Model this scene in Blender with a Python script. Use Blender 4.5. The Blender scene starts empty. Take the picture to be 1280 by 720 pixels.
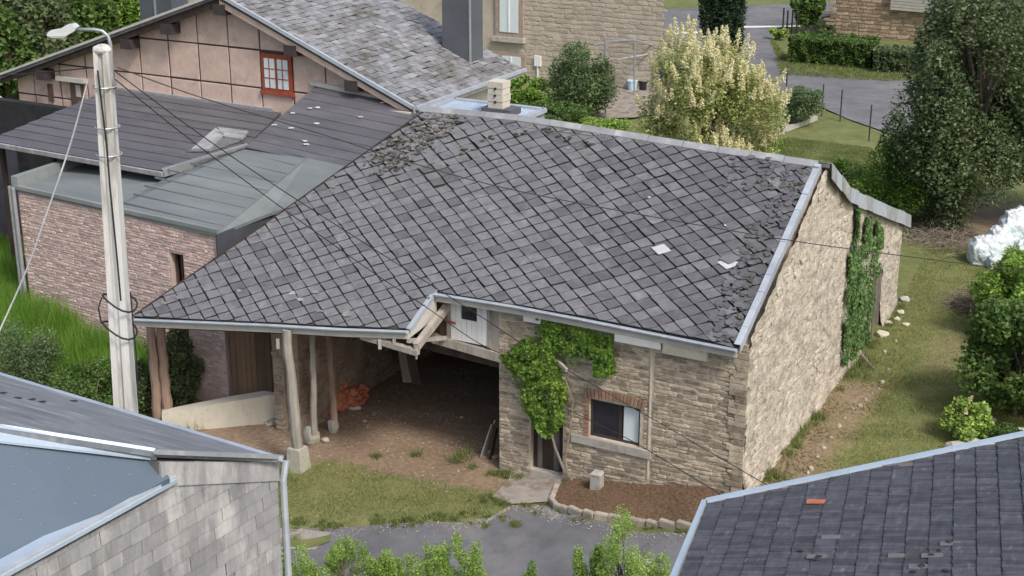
import bpy, math, random
import numpy as np
from mathutils import Vector, Matrix, noise
from mathutils.geometry import delaunay_2d_cdt
random.seed(7); RS = np.random.RandomState(7)
S = bpy.context.scene; COL = S.collection

# ------------------------------------------------------------------ camera, light, exposure
F = 1840.0; TH = math.atan(640/1840.0); H = 14.0
cd = bpy.data.cameras.new('camera'); cam = bpy.data.objects.new('camera', cd); COL.objects.link(cam)
cam.location = (0, 0, H); cam.rotation_euler = (math.pi/2-TH, 0, 0)
cd.sensor_width = 36; cd.lens = 36*F/1280; cd.clip_end = 2000; cd.clip_start = .5
S.camera = cam
SUN_EL, SUN_AZ = 50, 146            # azimuth clockwise from +Y: the light comes from the right and a little behind
w = bpy.data.worlds.new("World"); S.world = w; w.use_nodes = True
nt = w.node_tree; bg = nt.nodes['Background']
sky = nt.nodes.new('ShaderNodeTexSky'); sky.sky_type = 'NISHITA'; sky.sun_disc = False
sky.sun_elevation = math.radians(SUN_EL); sky.sun_rotation = math.radians(SUN_AZ); sky.dust_density = 4; sky.air_density = 1.0
sky.ozone_density = .6
nt.links.new(sky.outputs[0], bg.inputs[0]); bg.inputs[1].default_value = .135
sd = bpy.data.lights.new('sun', 'SUN'); sd.energy = 1.9; sd.angle = math.radians(12); sd.color = (1, .965, .91)
sun = bpy.data.objects.new('sun', sd); COL.objects.link(sun); sun.location = (20, -10, 40)
sa, se = math.radians(SUN_AZ), math.radians(SUN_EL)
sun.rotation_euler = Vector((math.sin(sa)*math.cos(se), math.cos(sa)*math.cos(se), math.sin(se))).to_track_quat('Z', 'Y').to_euler()
S.view_settings.view_transform = 'Standard'; S.view_settings.look = 'None'
S.view_settings.exposure = .42; S.view_settings.gamma = 1
S.cycles.max_bounces = 6; S.cycles.diffuse_bounces = 4; S.cycles.transparent_max_bounces = 4

# ------------------------------------------------------------------ site frame: U runs left along the barn, V runs back
cT, sT = math.cos(TH), math.sin(TH)
def ray(u, v):
    x = (u-640)/F; y = -(v-360)/F
    return np.array([x, cT+y*sT, -sT+y*cT])
O = np.array([0, 0, H])
def atz(u, v, z):
    d = ray(u, v); return O+d*((z-H)/d[2])
a_ = math.radians(-61.5)
EU = np.array([math.sin(a_), math.cos(a_), 0]); EV = np.array([math.cos(a_), -math.sin(a_), 0]); EZ = np.array([0, 0, 1.])
C0 = atz(925, 620, 0)
def L(u, v, z=0): return Vector(C0+u*EU+v*EV+z*EZ)
def loc(q): q = np.array(q)-C0; return np.array([q@EU, q@EV, q[2]])
def onplane(u, v, p, n):
    d = ray(u, v); p = np.array(p); n = np.array(n); return O+d*(n@(p-O)/(n@d))
def onV(u, v, vv): return loc(onplane(u, v, C0+vv*EV, EV))
def onU(u, v, uu): return loc(onplane(u, v, C0+uu*EU, EU))
def onZ(u, v, z): return loc(atz(u, v, z))

GC = np.array([(0,0,0),(0,-1.2,-.12),(5.65,0,-.73),(8,0,-.9),(10.9,0,-.9),(10.9,7,-.9),(6,7,-.9),(14.5,-1.2,-.95),(11.5,-3,-1.0),
 (8,-5,-1.15),(4,-2,-.68),(2,-1.6,-.42),(4,-5,-.85),(0,-5,-.35),(-4,-5,-.05),(-2.2,0,.02),(-1,3,.12),(-1,7,.2),(-1,10,.35),(-4,10,.45),(-5,4,.3),(-8,12,.6),(-10,2,.4),
 (0,13,.45),(0,20,.5),(10,20,.5),(10,13,.45),(10,40,.5),(25,40,.5),(0,60,.5),(15,-3,-1.1),(18,-3,-.95),(20,.3,.1),(16.5,.1,-.3),(14,.3,-.9),(24,1,.1),(25,8,.1),(23,4,.1),
 (36,18,.1),(30,3,.1),(20,-10,-1.2),(8,-14,-1.3),(-6,-14,-.4),(24,-6,-.8),(-15,20,.8),(-15,50,.6),(30,60,.5),(50,40,.2)])
def zgn(U, V):
    U = np.asarray(U, float); V = np.asarray(V, float)
    num = 0; den = 0
    for (a, b, c) in GC:
        w_ = 1/(((U-a)**2+(V-b)**2)+.25)**1.6
        num = num+w_*c; den = den+w_
    return num/den
def zg(u, v): return float(zgn(u, v))
def G(px, py):
    z = 0
    for _ in range(12):
        q = onZ(px, py, z); z = zg(q[0], q[1])
    return np.array([q[0], q[1], z])
def topz(q, px, py):                # height above ground of the point straight over q that shows at row py
    p = np.array(L(*q)); t = onplane(px, py, p, (0, 1, 0)); return t[2]-q[2]
def mpp(q):                         # metres per pixel at q
    p = np.array(L(*q))-O; return (p[1]*cT-p[2]*sT)/F

# ------------------------------------------------------------------ materials
def N(nt, t, **k):
    n = nt.nodes.new('ShaderNode'+t)
    for a, b in k.items(): setattr(n, a, b)
    return n
def mat(name, c1, c2, scale=2.0, rough=.9, bump=.4, bscale=30, rand=.18, metal=0, c3=None, c3at=.62, c3scale=1.0, c3w=.08, stretch=(1, 1, 1), spec=.3, bdist=.02,
        detail=8, trans=0, hue=0.0, attr=None, attr_cols=None):
    m = bpy.data.materials.new(name); m.use_nodes = True; t = m.node_tree; b = t.nodes['Principled BSDF']
    lk = t.links.new
    g = N(t, 'NewGeometry'); mp = N(t, 'Mapping'); mp.inputs['Rotation'].default_value = (0, 0, math.radians(28.5))
    lk(g.outputs['Position'], mp.inputs[0])
    mp2 = N(t, 'Mapping'); mp2.inputs['Scale'].default_value = stretch; lk(mp.outputs[0], mp2.inputs[0]); P = mp2.outputs[0]
    n1 = N(t, 'TexNoise'); n1.inputs['Scale'].default_value = scale; n1.inputs['Detail'].default_value = detail; n1.inputs['Roughness'].default_value = .65; lk(P, n1.inputs[0])
    r1 = N(t, 'ValToRGB'); r1.color_ramp.elements[0].position = .32; r1.color_ramp.elements[1].position = .68
    r1.color_ramp.elements[0].color = (*c1, 1); r1.color_ramp.elements[1].color = (*c2, 1); lk(n1.outputs[0], r1.inputs[0]); colr = r1.outputs[0]
    if c3 is not None:
        n3 = N(t, 'TexNoise'); n3.inputs['Scale'].default_value = c3scale; n3.inputs['Detail'].default_value = 10; n3.inputs['Roughness'].default_value = .7; lk(P, n3.inputs[0])
        mr = N(t, 'MapRange'); mr.inputs['From Min'].default_value = c3at-c3w; mr.inputs['From Max'].default_value = c3at+c3w; lk(n3.outputs[0], mr.inputs[0])
        mx = N(t, 'Mix', data_type='RGBA'); lk(mr.outputs[0], mx.inputs[0]); lk(colr, mx.inputs[6]); mx.inputs[7].default_value = (*c3, 1); colr = mx.outputs[2]
    if attr:
        for an, ac in zip(attr, attr_cols):
            at = N(t, 'Attribute', attribute_name=an)
            na = N(t, 'TexNoise'); na.inputs['Scale'].default_value = 2.5; na.inputs['Detail'].default_value = 10; na.inputs['Roughness'].default_value = .75; lk(P, na.inputs[0])
            ad = N(t, 'Math', operation='ADD'); lk(at.outputs['Fac'], ad.inputs[0]); lk(na.outputs[0], ad.inputs[1])
            mr = N(t, 'MapRange'); mr.inputs['From Min'].default_value = .78; mr.inputs['From Max'].default_value = 1.22; lk(ad.outputs[0], mr.inputs[0])
            n4 = N(t, 'TexNoise'); n4.inputs['Scale'].default_value = 9; n4.inputs['Detail'].default_value = 8; lk(P, n4.inputs[0])
            r4 = N(t, 'ValToRGB'); r4.color_ramp.elements[0].position = .35; r4.color_ramp.elements[1].position = .65
            r4.color_ramp.elements[0].color = (*ac[0], 1); r4.color_ramp.elements[1].color = (*ac[1], 1); lk(n4.outputs[0], r4.inputs[0])
            mx = N(t, 'Mix', data_type='RGBA'); lk(mr.outputs[0], mx.inputs[0]); lk(colr, mx.inputs[6]); lk(r4.outputs[0], mx.inputs[7]); colr = mx.outputs[2]
    if rand:
        oi = N(t, 'ObjectInfo'); ad = N(t, 'Math', operation='ADD'); lk(oi.outputs['Random'], ad.inputs[0]); lk(g.outputs['Random Per Island'], ad.inputs[1])
        fr = N(t, 'Math', operation='FRACT'); lk(ad.outputs[0], fr.inputs[0])
        mr = N(t, 'MapRange'); mr.inputs['To Min'].default_value = 1-rand; mr.inputs['To Max'].default_value = 1+rand; lk(fr.outputs[0], mr.inputs[0])
        hs = N(t, 'HueSaturation'); lk(mr.outputs[0], hs.inputs['Value']); lk(colr, hs.inputs['Color']); colr = hs.outputs[0]
        if hue:
            m7 = N(t, 'Math', operation='MULTIPLY'); m7.inputs[1].default_value = 7.31; lk(fr.outputs[0], m7.inputs[0])
            f7 = N(t, 'Math', operation='FRACT'); lk(m7.outputs[0], f7.inputs[0])
            mh = N(t, 'MapRange'); mh.inputs['To Min'].default_value = .5-hue; mh.inputs['To Max'].default_value = .5+hue; lk(f7.outputs[0], mh.inputs[0]); lk(mh.outputs[0], hs.inputs['Hue'])
    lk(colr, b.inputs['Base Color'])
    b.inputs['Roughness'].default_value = rough; b.inputs['Metallic'].default_value = metal; b.inputs['Specular IOR Level'].default_value = spec
    if bump:
        nb = N(t, 'TexNoise'); nb.inputs['Scale'].default_value = bscale; nb.inputs['Detail'].default_value = 6; lk(P, nb.inputs[0])
        bp = N(t, 'Bump'); bp.inputs['Strength'].default_value = bump; bp.inputs['Distance'].default_value = bdist; lk(nb.outputs[0], bp.inputs['Height']); lk(bp.outputs[0], b.inputs['Normal'])
    if trans:
        tr = N(t, 'BsdfTranslucent'); lk(colr, tr.inputs[0]); ms = N(t, 'MixShader'); ms.inputs[0].default_value = trans
        lk(b.outputs[0], ms.inputs[1]); lk(tr.outputs[0], ms.inputs[2]); lk(ms.outputs[0], t.nodes['Material Output'].inputs[0])
    return m
def leafm(name, c1, c2, rand=.5, **k): return mat(name, tuple(x*1.3 for x in c1), tuple(x*1.3 for x in c2), scale=1.3, rough=.55, bump=0, rand=rand, trans=.38, hue=.015, spec=.25, detail=3, **k)
M = dict(
 slate=mat('weathered_slate', (.130,.132,.143), (.198,.20,.212), 4, .78, .8, 45, .07, c3=(.26,.26,.265), c3at=.64, c3scale=2.2, c3w=.09, spec=.35, bdist=.03),
 slate3=mat('dark_weathered_slate', (.092,.093,.102), (.150,.151,.162), 4, .78, .8, 45, .08, c3=(.20,.20,.205), c3at=.66, c3scale=2.6, c3w=.09, spec=.35, bdist=.03),
 slate2=mat('dark_slate', (.085,.085,.095), (.145,.145,.158), 5, .75, .6, 60, .22, c3=(.055,.055,.035), c3at=.6, c3scale=2.5, spec=.35),
 lightslate=mat('replacement_slate', (.42,.43,.45), (.55,.56,.58), 6, .7, .2, 60, .1),
 deck=mat('mossy_roof_deck', (.035,.035,.032), (.065,.062,.05), 6, 1, .6, 40, 0, c3=(.07,.075,.03), c3at=.6, c3scale=2),
 oldslate=mat('silvery_slate', (.17,.175,.188), (.29,.295,.312), 4, .8, .6, 60, .25, c3=(.13,.12,.105), c3at=.56, c3scale=.8, spec=.3),
 zinc=mat('zinc_sheet', (.36,.40,.45), (.48,.52,.57), 3, .55, .15, 20, .08, spec=.4, metal=.25),
 zincdark=mat('dull_zinc', (.24,.25,.265), (.34,.355,.37), 2, .65, .2, 20, .1, spec=.4, metal=.15, c3=(.42,.42,.41), c3at=.6, c3scale=2),
 fascia=mat('grey_painted_board', (.42,.40,.37), (.55,.53,.49), 3, .8, .3, 30, .05, c3=(.3,.28,.25), c3at=.66, c3scale=3),
 stone=mat('schist_stone', (.30,.245,.18), (.54,.465,.36), 7, .92, .8, 45, .40, c3=(.17,.135,.10), c3at=.62, c3scale=5, hue=.012),
 mortar=mat('lime_mortar', (.46,.39,.30), (.60,.53,.42), 4, .95, .7, 40, 0, c3=(.25,.2,.15), c3at=.6, c3scale=2.2),
 brick=mat('red_brown_brick', (.25,.15,.105), (.36,.23,.165), 8, .9, .5, 40, .22),
 pink=mat('pink_stone', (.48,.35,.315), (.66,.52,.475), 6, .92, .6, 45, .24, hue=.01, c3=(.60,.50,.46), c3at=.62, c3scale=3),
 pinkmortar=mat('pink_mortar', (.48,.37,.33), (.58,.46,.42), 4, .95, .6, 40, 0),
 render=mat('roughcast_render', (.33,.29,.235), (.62,.56,.47), 2.6, .95, .6, 18, 0, c3=(.23,.20,.16), c3at=.585, c3scale=6.5, c3w=.09, bdist=.07, stretch=(1,1,1.3), detail=12),
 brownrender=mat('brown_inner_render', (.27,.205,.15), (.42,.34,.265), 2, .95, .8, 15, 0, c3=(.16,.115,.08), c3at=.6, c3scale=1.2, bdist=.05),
 darkinner=mat('dark_inner_wall', (.11,.08,.06), (.17,.13,.10), 2, .95, .6, 15, 0),  # darker brown for the back and right walls of the carport
 cream=mat('cream_render', (.50,.46,.38), (.62,.58,.49), 2, .9, .4, 20, .03, c3=(.36,.33,.25), c3at=.62, c3scale=2),
 panel=mat('pink_roughcast_panel', (.54,.405,.335), (.65,.505,.43), 5, .95, .8, 90, .05, c3=(.42,.335,.29), c3at=.62, c3scale=1.5),
 darkwood=mat('dark_timber', (.028,.02,.017), (.06,.042,.034), 5, .85, .5, 30, .2, stretch=(1,1,.2)),
 brownwood=mat('brown_boards', (.085,.056,.04), (.14,.095,.066), 4, .9, .5, 20, .12, stretch=(1,1,.15)),
 greywood=mat('weathered_grey_timber', (.25,.225,.195), (.42,.38,.34), 6, .9, .7, 30, .12, stretch=(1,1,.2)),
 redpost=mat('reddish_timber', (.24,.16,.12), (.39,.28,.225), 5, .9, .8, 25, .1, stretch=(1,1,.15), c3=(.17,.10,.075), c3at=.6, c3scale=5),
 white=mat('white_paint', (.70,.70,.70), (.80,.80,.80), 3, .6, .1, 40, .05, c3=(.55,.54,.52), c3at=.68, c3scale=3, stretch=(1,1,.3)),
 whitepane=mat('pale_pane', (.62,.70,.72), (.68,.75,.77), 1, .3, 0, 1, 0),  # even pale blue-white for window panes
 glass=mat('dark_glass', (.015,.014,.02), (.035,.032,.04), 2, .12, 0, 1, 0, spec=.5),
 frame=mat('dark_window_frame', (.04,.032,.035), (.07,.055,.055), 5, .5, .1, 30, 0),
 redframe=mat('red_brown_window_frame', (.26,.06,.035), (.36,.09,.05), 5, .5, .1, 30, .05),
 sill=mat('grey_stone_sill', (.36,.34,.30), (.47,.45,.41), 5, .85, .4, 30, .08, c3=(.27,.25,.21), c3at=.62, c3scale=4),
 plank=mat('anthracite_sheet', (.085,.083,.095), (.125,.122,.135), 2, .6, .25, 25, .08, spec=.4, c3=(.17,.155,.165), c3at=.66, c3scale=1.2, stretch=(.4,1.5,1)),
 membrane=mat('grey_green_membrane', (.125,.145,.148), (.20,.222,.225), .7, .65, .15, 20, 0, spec=.4, stretch=(.35,1.6,1), c3=(.14,.155,.165), c3at=.62, c3scale=.8, c3w=.15),
 membranetrim=mat('grey_green_trim', (.17,.19,.19), (.25,.27,.27), 1, .6, .15, 20, 0, spec=.4),
 bluemem=mat('blue_grey_membrane', (.075,.108,.145), (.092,.13,.172), .6, .55, .05, 20, 0, spec=.45),
 bluetrim=mat('pale_blue_zinc', (.38,.47,.57), (.48,.57,.67), 1.2, .45, .1, 20, .04, spec=.5, metal=.2),
 fcboard=mat('weathered_fibre_cement', (.20,.198,.208), (.335,.328,.335), 3, .85, .4, 40, .16, c3=(.43,.42,.41), c3at=.6, c3scale=2.2, stretch=(1,1,.35)),
 fcback=mat('dark_grey_board', (.12,.115,.12), (.16,.15,.155), 3, .9, .2, 40, 0),  # dark grey backing seen in the joints, also some near slabs
 neartile=mat('near_slate_slab', (.05,.052,.063), (.085,.088,.104), 4, .65, .5, 50, .28, c3=(.18,.185,.205), c3at=.66, c3scale=3.5, spec=.4, stretch=(3.2,1,1)),
 orange=mat('orange_slate', (.36,.12,.06), (.46,.18,.10), 8, .8, .3, 40, 0),
 conc=mat('pole_concrete', (.52,.52,.50), (.68,.68,.66), 3, .85, .3, 30, .03, c3=(.27,.25,.22), c3at=.6, c3scale=3.5, c3w=.1, stretch=(1,1,.15)),
 block=mat('old_concrete', (.36,.34,.28), (.50,.48,.41), 5, .9, .6, 30, .08, c3=(.25,.25,.17), c3at=.62, c3scale=5),
 cable=mat('black_cable', (.02,.02,.022), (.035,.035,.037), 5, .6, 0, 1, 0),
 steel=mat('galvanised_steel', (.33,.35,.37), (.46,.48,.50), 4, .45, .1, 30, .04, metal=.5, spec=.5),
 lampw=mat('lamp_housing', (.50,.52,.53), (.62,.64,.65), 4, .45, 0, 30, 0, spec=.5),
 asphalt=mat('old_asphalt', (.115,.117,.127), (.175,.177,.19), 1.2, .93, .5, 90, 0, c3=(.22,.215,.21), c3at=.6, c3scale=.55, c3w=.12),
 flag=mat('worn_flagstone', (.23,.21,.19), (.36,.33,.29), 3, .92, .6, 30, .15, c3=(.18,.135,.10), c3at=.55, c3scale=2.5),
 kerb=mat('kerb_stone', (.30,.26,.21), (.44,.39,.32), 6, .9, .5, 40, .15),
 mulch=mat('bark_mulch', (.10,.062,.038), (.22,.145,.09), 14, 1, 1.0, 60, 0, bdist=.03),
 earth=mat('bare_earth', (.19,.13,.095), (.29,.21,.155), 3, 1, .8, 30, 0, bdist=.03),
 ground=mat('mown_grass', (.13,.15,.055), (.21,.215,.085), 2.2, 1, .5, 45, 0, c3=(.085,.12,.035), c3at=.55, c3scale=.35, c3w=.15, attr=('dry','dirt'),
            attr_cols=(((.24,.205,.095),(.31,.26,.13)), ((.215,.15,.10),(.30,.22,.155))), bdist=.04),
 blade=leafm('grass_blade', (.135,.165,.045), (.245,.25,.095)),
 lawngreen=leafm('lawn_blade', (.12,.155,.05), (.20,.225,.085)),
 tallgrass=leafm('lush_grass', (.09,.19,.025), (.17,.30,.05)),
 shedpaint=mat('rust_orange_plastic', (.40,.13,.07), (.52,.20,.11), 5, .7, .3, 20, .1),
 bag=mat('white_plastic_sack', (.50,.55,.58), (.70,.74,.75), 3.5, .45, .9, 7, .06, c3=(.34,.52,.55), c3at=.6, c3scale=3, spec=.4, bdist=.09),
 pail=mat('pale_blue_plastic', (.48,.62,.72), (.55,.68,.77), 4, .4, 0, 1, 0),
 bluesack=mat('bright_blue_plastic', (.02,.10,.45), (.03,.16,.6), 4, .4, .3, 10, 0),
 black=mat('black_plastic', (.02,.02,.022), (.04,.04,.042), 4, .6, 0, 1, 0),
 leaf_mid=leafm('mid_green_leaf', (.055,.105,.025), (.115,.18,.05)),
 leaf_dark=leafm('dark_green_leaf', (.06,.095,.04), (.155,.195,.095), c3=(.15,.12,.06), c3at=.66, c3scale=.9),
 leaf_bright=leafm('bright_green_leaf', (.085,.17,.025), (.20,.30,.06)),
 leaf_lime=leafm('lime_leaf', (.16,.26,.05), (.31,.42,.11)),
 leaf_pale=leafm('pale_yellow_green_leaf', (.22,.27,.09), (.36,.38,.16)),
 leaf_cyp=leafm('cypress_scale_leaf', (.016,.034,.018), (.035,.062,.03)),
 leaf_grey=leafm('grey_green_leaf', (.075,.125,.055), (.15,.20,.09)),
 leaf_ivy=leafm('ivy_leaf', (.075,.15,.05), (.16,.25,.09)),
 leaf_cream=leafm('cream_blossom', (.56,.54,.33), (.66,.63,.44), rand=.15),
 twig=mat('dead_twig', (.16,.13,.10), (.30,.26,.22), 8, .9, 0, 1, .3),
 bark=mat('tree_bark', (.085,.066,.05), (.17,.14,.11), 6, .95, .8, 25, .1),
)

# ------------------------------------------------------------------ objects
OFF = {}
def tag(o, label=None, cat=None, group=None, kind=None):
    if label: o['label'] = label
    if cat: o['category'] = cat
    if group: o['group'] = group
    if kind: o['kind'] = kind
    return o
def empty(name, pos, label, cat, group=None):
    o = bpy.data.objects.new(name, None); COL.objects.link(o); o.location = pos; o.empty_display_size = .2
    OFF[o.name] = Vector(pos); return tag(o, label, cat, group)
class MB:
    def __init__(s): s.v = []; s.f = []
    def add(s, vs, fs):
        n = len(s.v); s.v += [tuple(x) for x in vs]; s.f += [tuple(i+n for i in f) for f in fs]; return s
    def poly(s, pts): return s.add(pts, [tuple(range(len(pts)))])
    def box(s, c, a, b, d):
        c, a, b, d = map(Vector, (c, a, b, d)); vs = [c+i*a+j*b+k*d for i in (-1, 1) for j in (-1, 1) for k in (-1, 1)]
        return s.add(vs, [(0,1,3,2),(4,6,7,5),(0,4,5,1),(2,3,7,6),(0,2,6,4),(1,5,7,3)])
    def ubox(s, u0, u1, v0, v1, z0, z1):
        return s.box(L((u0+u1)/2, (v0+v1)/2, (z0+z1)/2), Vector(EU)*(u1-u0)/2, Vector(EV)*(v1-v0)/2, Vector(EZ)*(z1-z0)/2)
    def beam(s, p, q, w, h, up=(0, 0, 1)):
        p, q = Vector(p), Vector(q); d = (q-p).normalized(); x = d.cross(Vector(up)).normalized(); y = x.cross(d)
        return s.box((p+q)/2, (q-p)/2, x*w/2, y*h/2)
    def prism(s, pts, off):
        pts = [Vector(p) for p in pts]; off = Vector(off); n = len(pts)
        return s.add(pts+[p+off for p in pts], [tuple(range(n))[::-1], tuple(range(n, 2*n))]+[(i, (i+1) % n, (i+1) % n+n, i+n) for i in range(n)])
    def tube(s, pts, r, n=6):
        pts = [Vector(p) for p in pts]; k = len(pts); rs = r if isinstance(r, (list, tuple)) else [r]*k; vs = []
        for i, p in enumerate(pts):
            d = (pts[min(i+1, k-1)]-pts[max(i-1, 0)]).normalized(); x = d.orthogonal().normalized() if i == 0 else (x-d*x.dot(d)).normalized(); y = d.cross(x)
            vs += [p+(x*math.cos(2*math.pi*j/n)+y*math.sin(2*math.pi*j/n))*rs[i] for j in range(n)]
        fs = [(i*n+j, i*n+(j+1) % n, (i+1)*n+(j+1) % n, (i+1)*n+j) for i in range(k-1) for j in range(n)]
        return s.add(vs, fs+[tuple(range(n))[::-1], tuple(range((k-1)*n, k*n))])
    def rock(s, c, r, seed=0, sub=2, amp=.25):
        import bmesh
        b = bmesh.new(); bmesh.ops.create_icosphere(b, subdivisions=sub, radius=1); c = Vector(c); r = Vector(r)
        vs = []
        for v in b.verts:
            p = v.co.copy(); k = 1+amp*noise.noise(p*1.3+Vector((seed*3.1, seed, 0))) *1.6
            vs.append(c+Vector((p.x*r.x, p.y*r.y, p.z*r.z))*k)
        fs = [tuple(v.index for v in f.verts) for f in b.faces]; b.free(); return s.add(vs, fs)
def link(name, me, m, parent=None, off=None, kind=None, label=None, smooth=False):
    if m and not me.materials: me.materials.append(m)
    if smooth: me.polygons.foreach_set('use_smooth', [True]*len(me.polygons))
    o = bpy.data.objects.new(name, me); COL.objects.link(o)
    if parent: o.parent = parent; OFF[o.name] = OFF[parent.name]
    if kind: o['kind'] = kind
    if label: o['label'] = label
    return o
def obj(name, mb, m, parent=None, kind=None, label=None, cat=None, group=None, smooth=False):
    if parent is None:
        vs = np.array(mb.v); off = Vector(((vs[:, 0].min()+vs[:, 0].max())/2, (vs[:, 1].min()+vs[:, 1].max())/2, vs[:, 2].min()))
    else: off = OFF[parent.name]
    me = bpy.data.meshes.new(name); me.from_pydata([tuple(Vector(v)-off) for v in mb.v], [], mb.f); me.update()
    o = link(name, me, m, parent, kind=kind, label=label, smooth=smooth)
    if parent is None: o.location = off; OFF[o.name] = off
    if cat: tag(o, label, cat, group)
    return o
def npobj(name, V_, F_, m, parent=None, kind=None, label=None, cat=None, group=None, keepoff=False):
    """V_ Nx3 world, F_ Mx4 or Mx3 ints"""
    if parent is None: off = np.zeros(3) if keepoff else np.array([(V_[:, 0].min()+V_[:, 0].max())/2, (V_[:, 1].min()+V_[:, 1].max())/2, V_[:, 2].min()])
    else: off = np.array(OFF[parent.name])
    me = bpy.data.meshes.new(name); k = F_.shape[1]
    me.vertices.add(len(V_)); me.vertices.foreach_set('co', (V_-off).astype(np.float32).ravel())
    me.loops.add(F_.size); me.loops.foreach_set('vertex_index', F_.astype(np.int32).ravel())
    me.polygons.add(len(F_)); me.polygons.foreach_set('loop_start', np.arange(0, F_.size, k, dtype=np.int32)); me.update(calc_edges=True)
    o = link(name, me, m, parent, kind=kind, label=label)
    if parent is None: o.location = off; OFF[o.name] = Vector(off)
    if cat: tag(o, label, cat, group)
    return o

# --------------------------------------------------------------- laid pieces (slates, stones, boards, panels)
def clip(poly, cx):                 # clip polygon 'poly' by convex ccw polygon 'cx'
    out = poly
    for i in range(len(cx)):
        a, b = cx[i], cx[(i+1) % len(cx)]; inp = out; out = []
        if not inp: break
        def side(p): return (b[0]-a[0])*(p[1]-a[1])-(b[1]-a[1])*(p[0]-a[0])
        for j in range(len(inp)):
            p, q = inp[j-1], inp[j]; sp, sq = side(p), side(q)
            if (sp >= 0) != (sq >= 0):
                t = sp/(sp-sq); out.append((p[0]+(q[0]-p[0])*t, p[1]+(q[1]-p[1])*t))
            if sq >= 0: out.append(q)
    return out
def area(p): return .5*sum(p[i-1][0]*p[i][1]-p[i][0]*p[i-1][1] for i in range(len(p)))
def inpoly(x, y, P):
    c = False
    for i in range(len(P)):
        (x1, y1), (x2, y2) = P[i-1], P[i]
        if (y1 > y) != (y2 > y) and x < (x2-x1)*(y-y1)/(y2-y1)+x1: c = not c
    return c
def slab(pts, t, inset, tilt=0):     # pts 2D ccw around their centre; top face inset; tilt raises low y
    n = len(pts); cx = sum(p[0] for p in pts)/n; cy = sum(p[1] for p in pts)/n; r = max(math.hypot(p[0]-cx, p[1]-cy) for p in pts)
    def z(p): return -tilt*(p[1]-cy)
    bot = [(p[0], p[1], -t*.5+z(p)) for p in pts]; mid = [(p[0], p[1], t*.35+z(p)) for p in pts]
    k = 1-inset/r
    top = [(cx+(p[0]-cx)*k, cy+(p[1]-cy)*k, t*.5+z(p)) for p in pts]
    fs = [(i, (i+1) % n, (i+1) % n+n, i+n) for i in range(n)]+[(i+n, (i+1) % n+n, (i+1) % n+2*n, i+2*n) for i in range(n)]+[tuple(range(2*n, 3*n))]
    return bot+mid+top, fs
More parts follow.
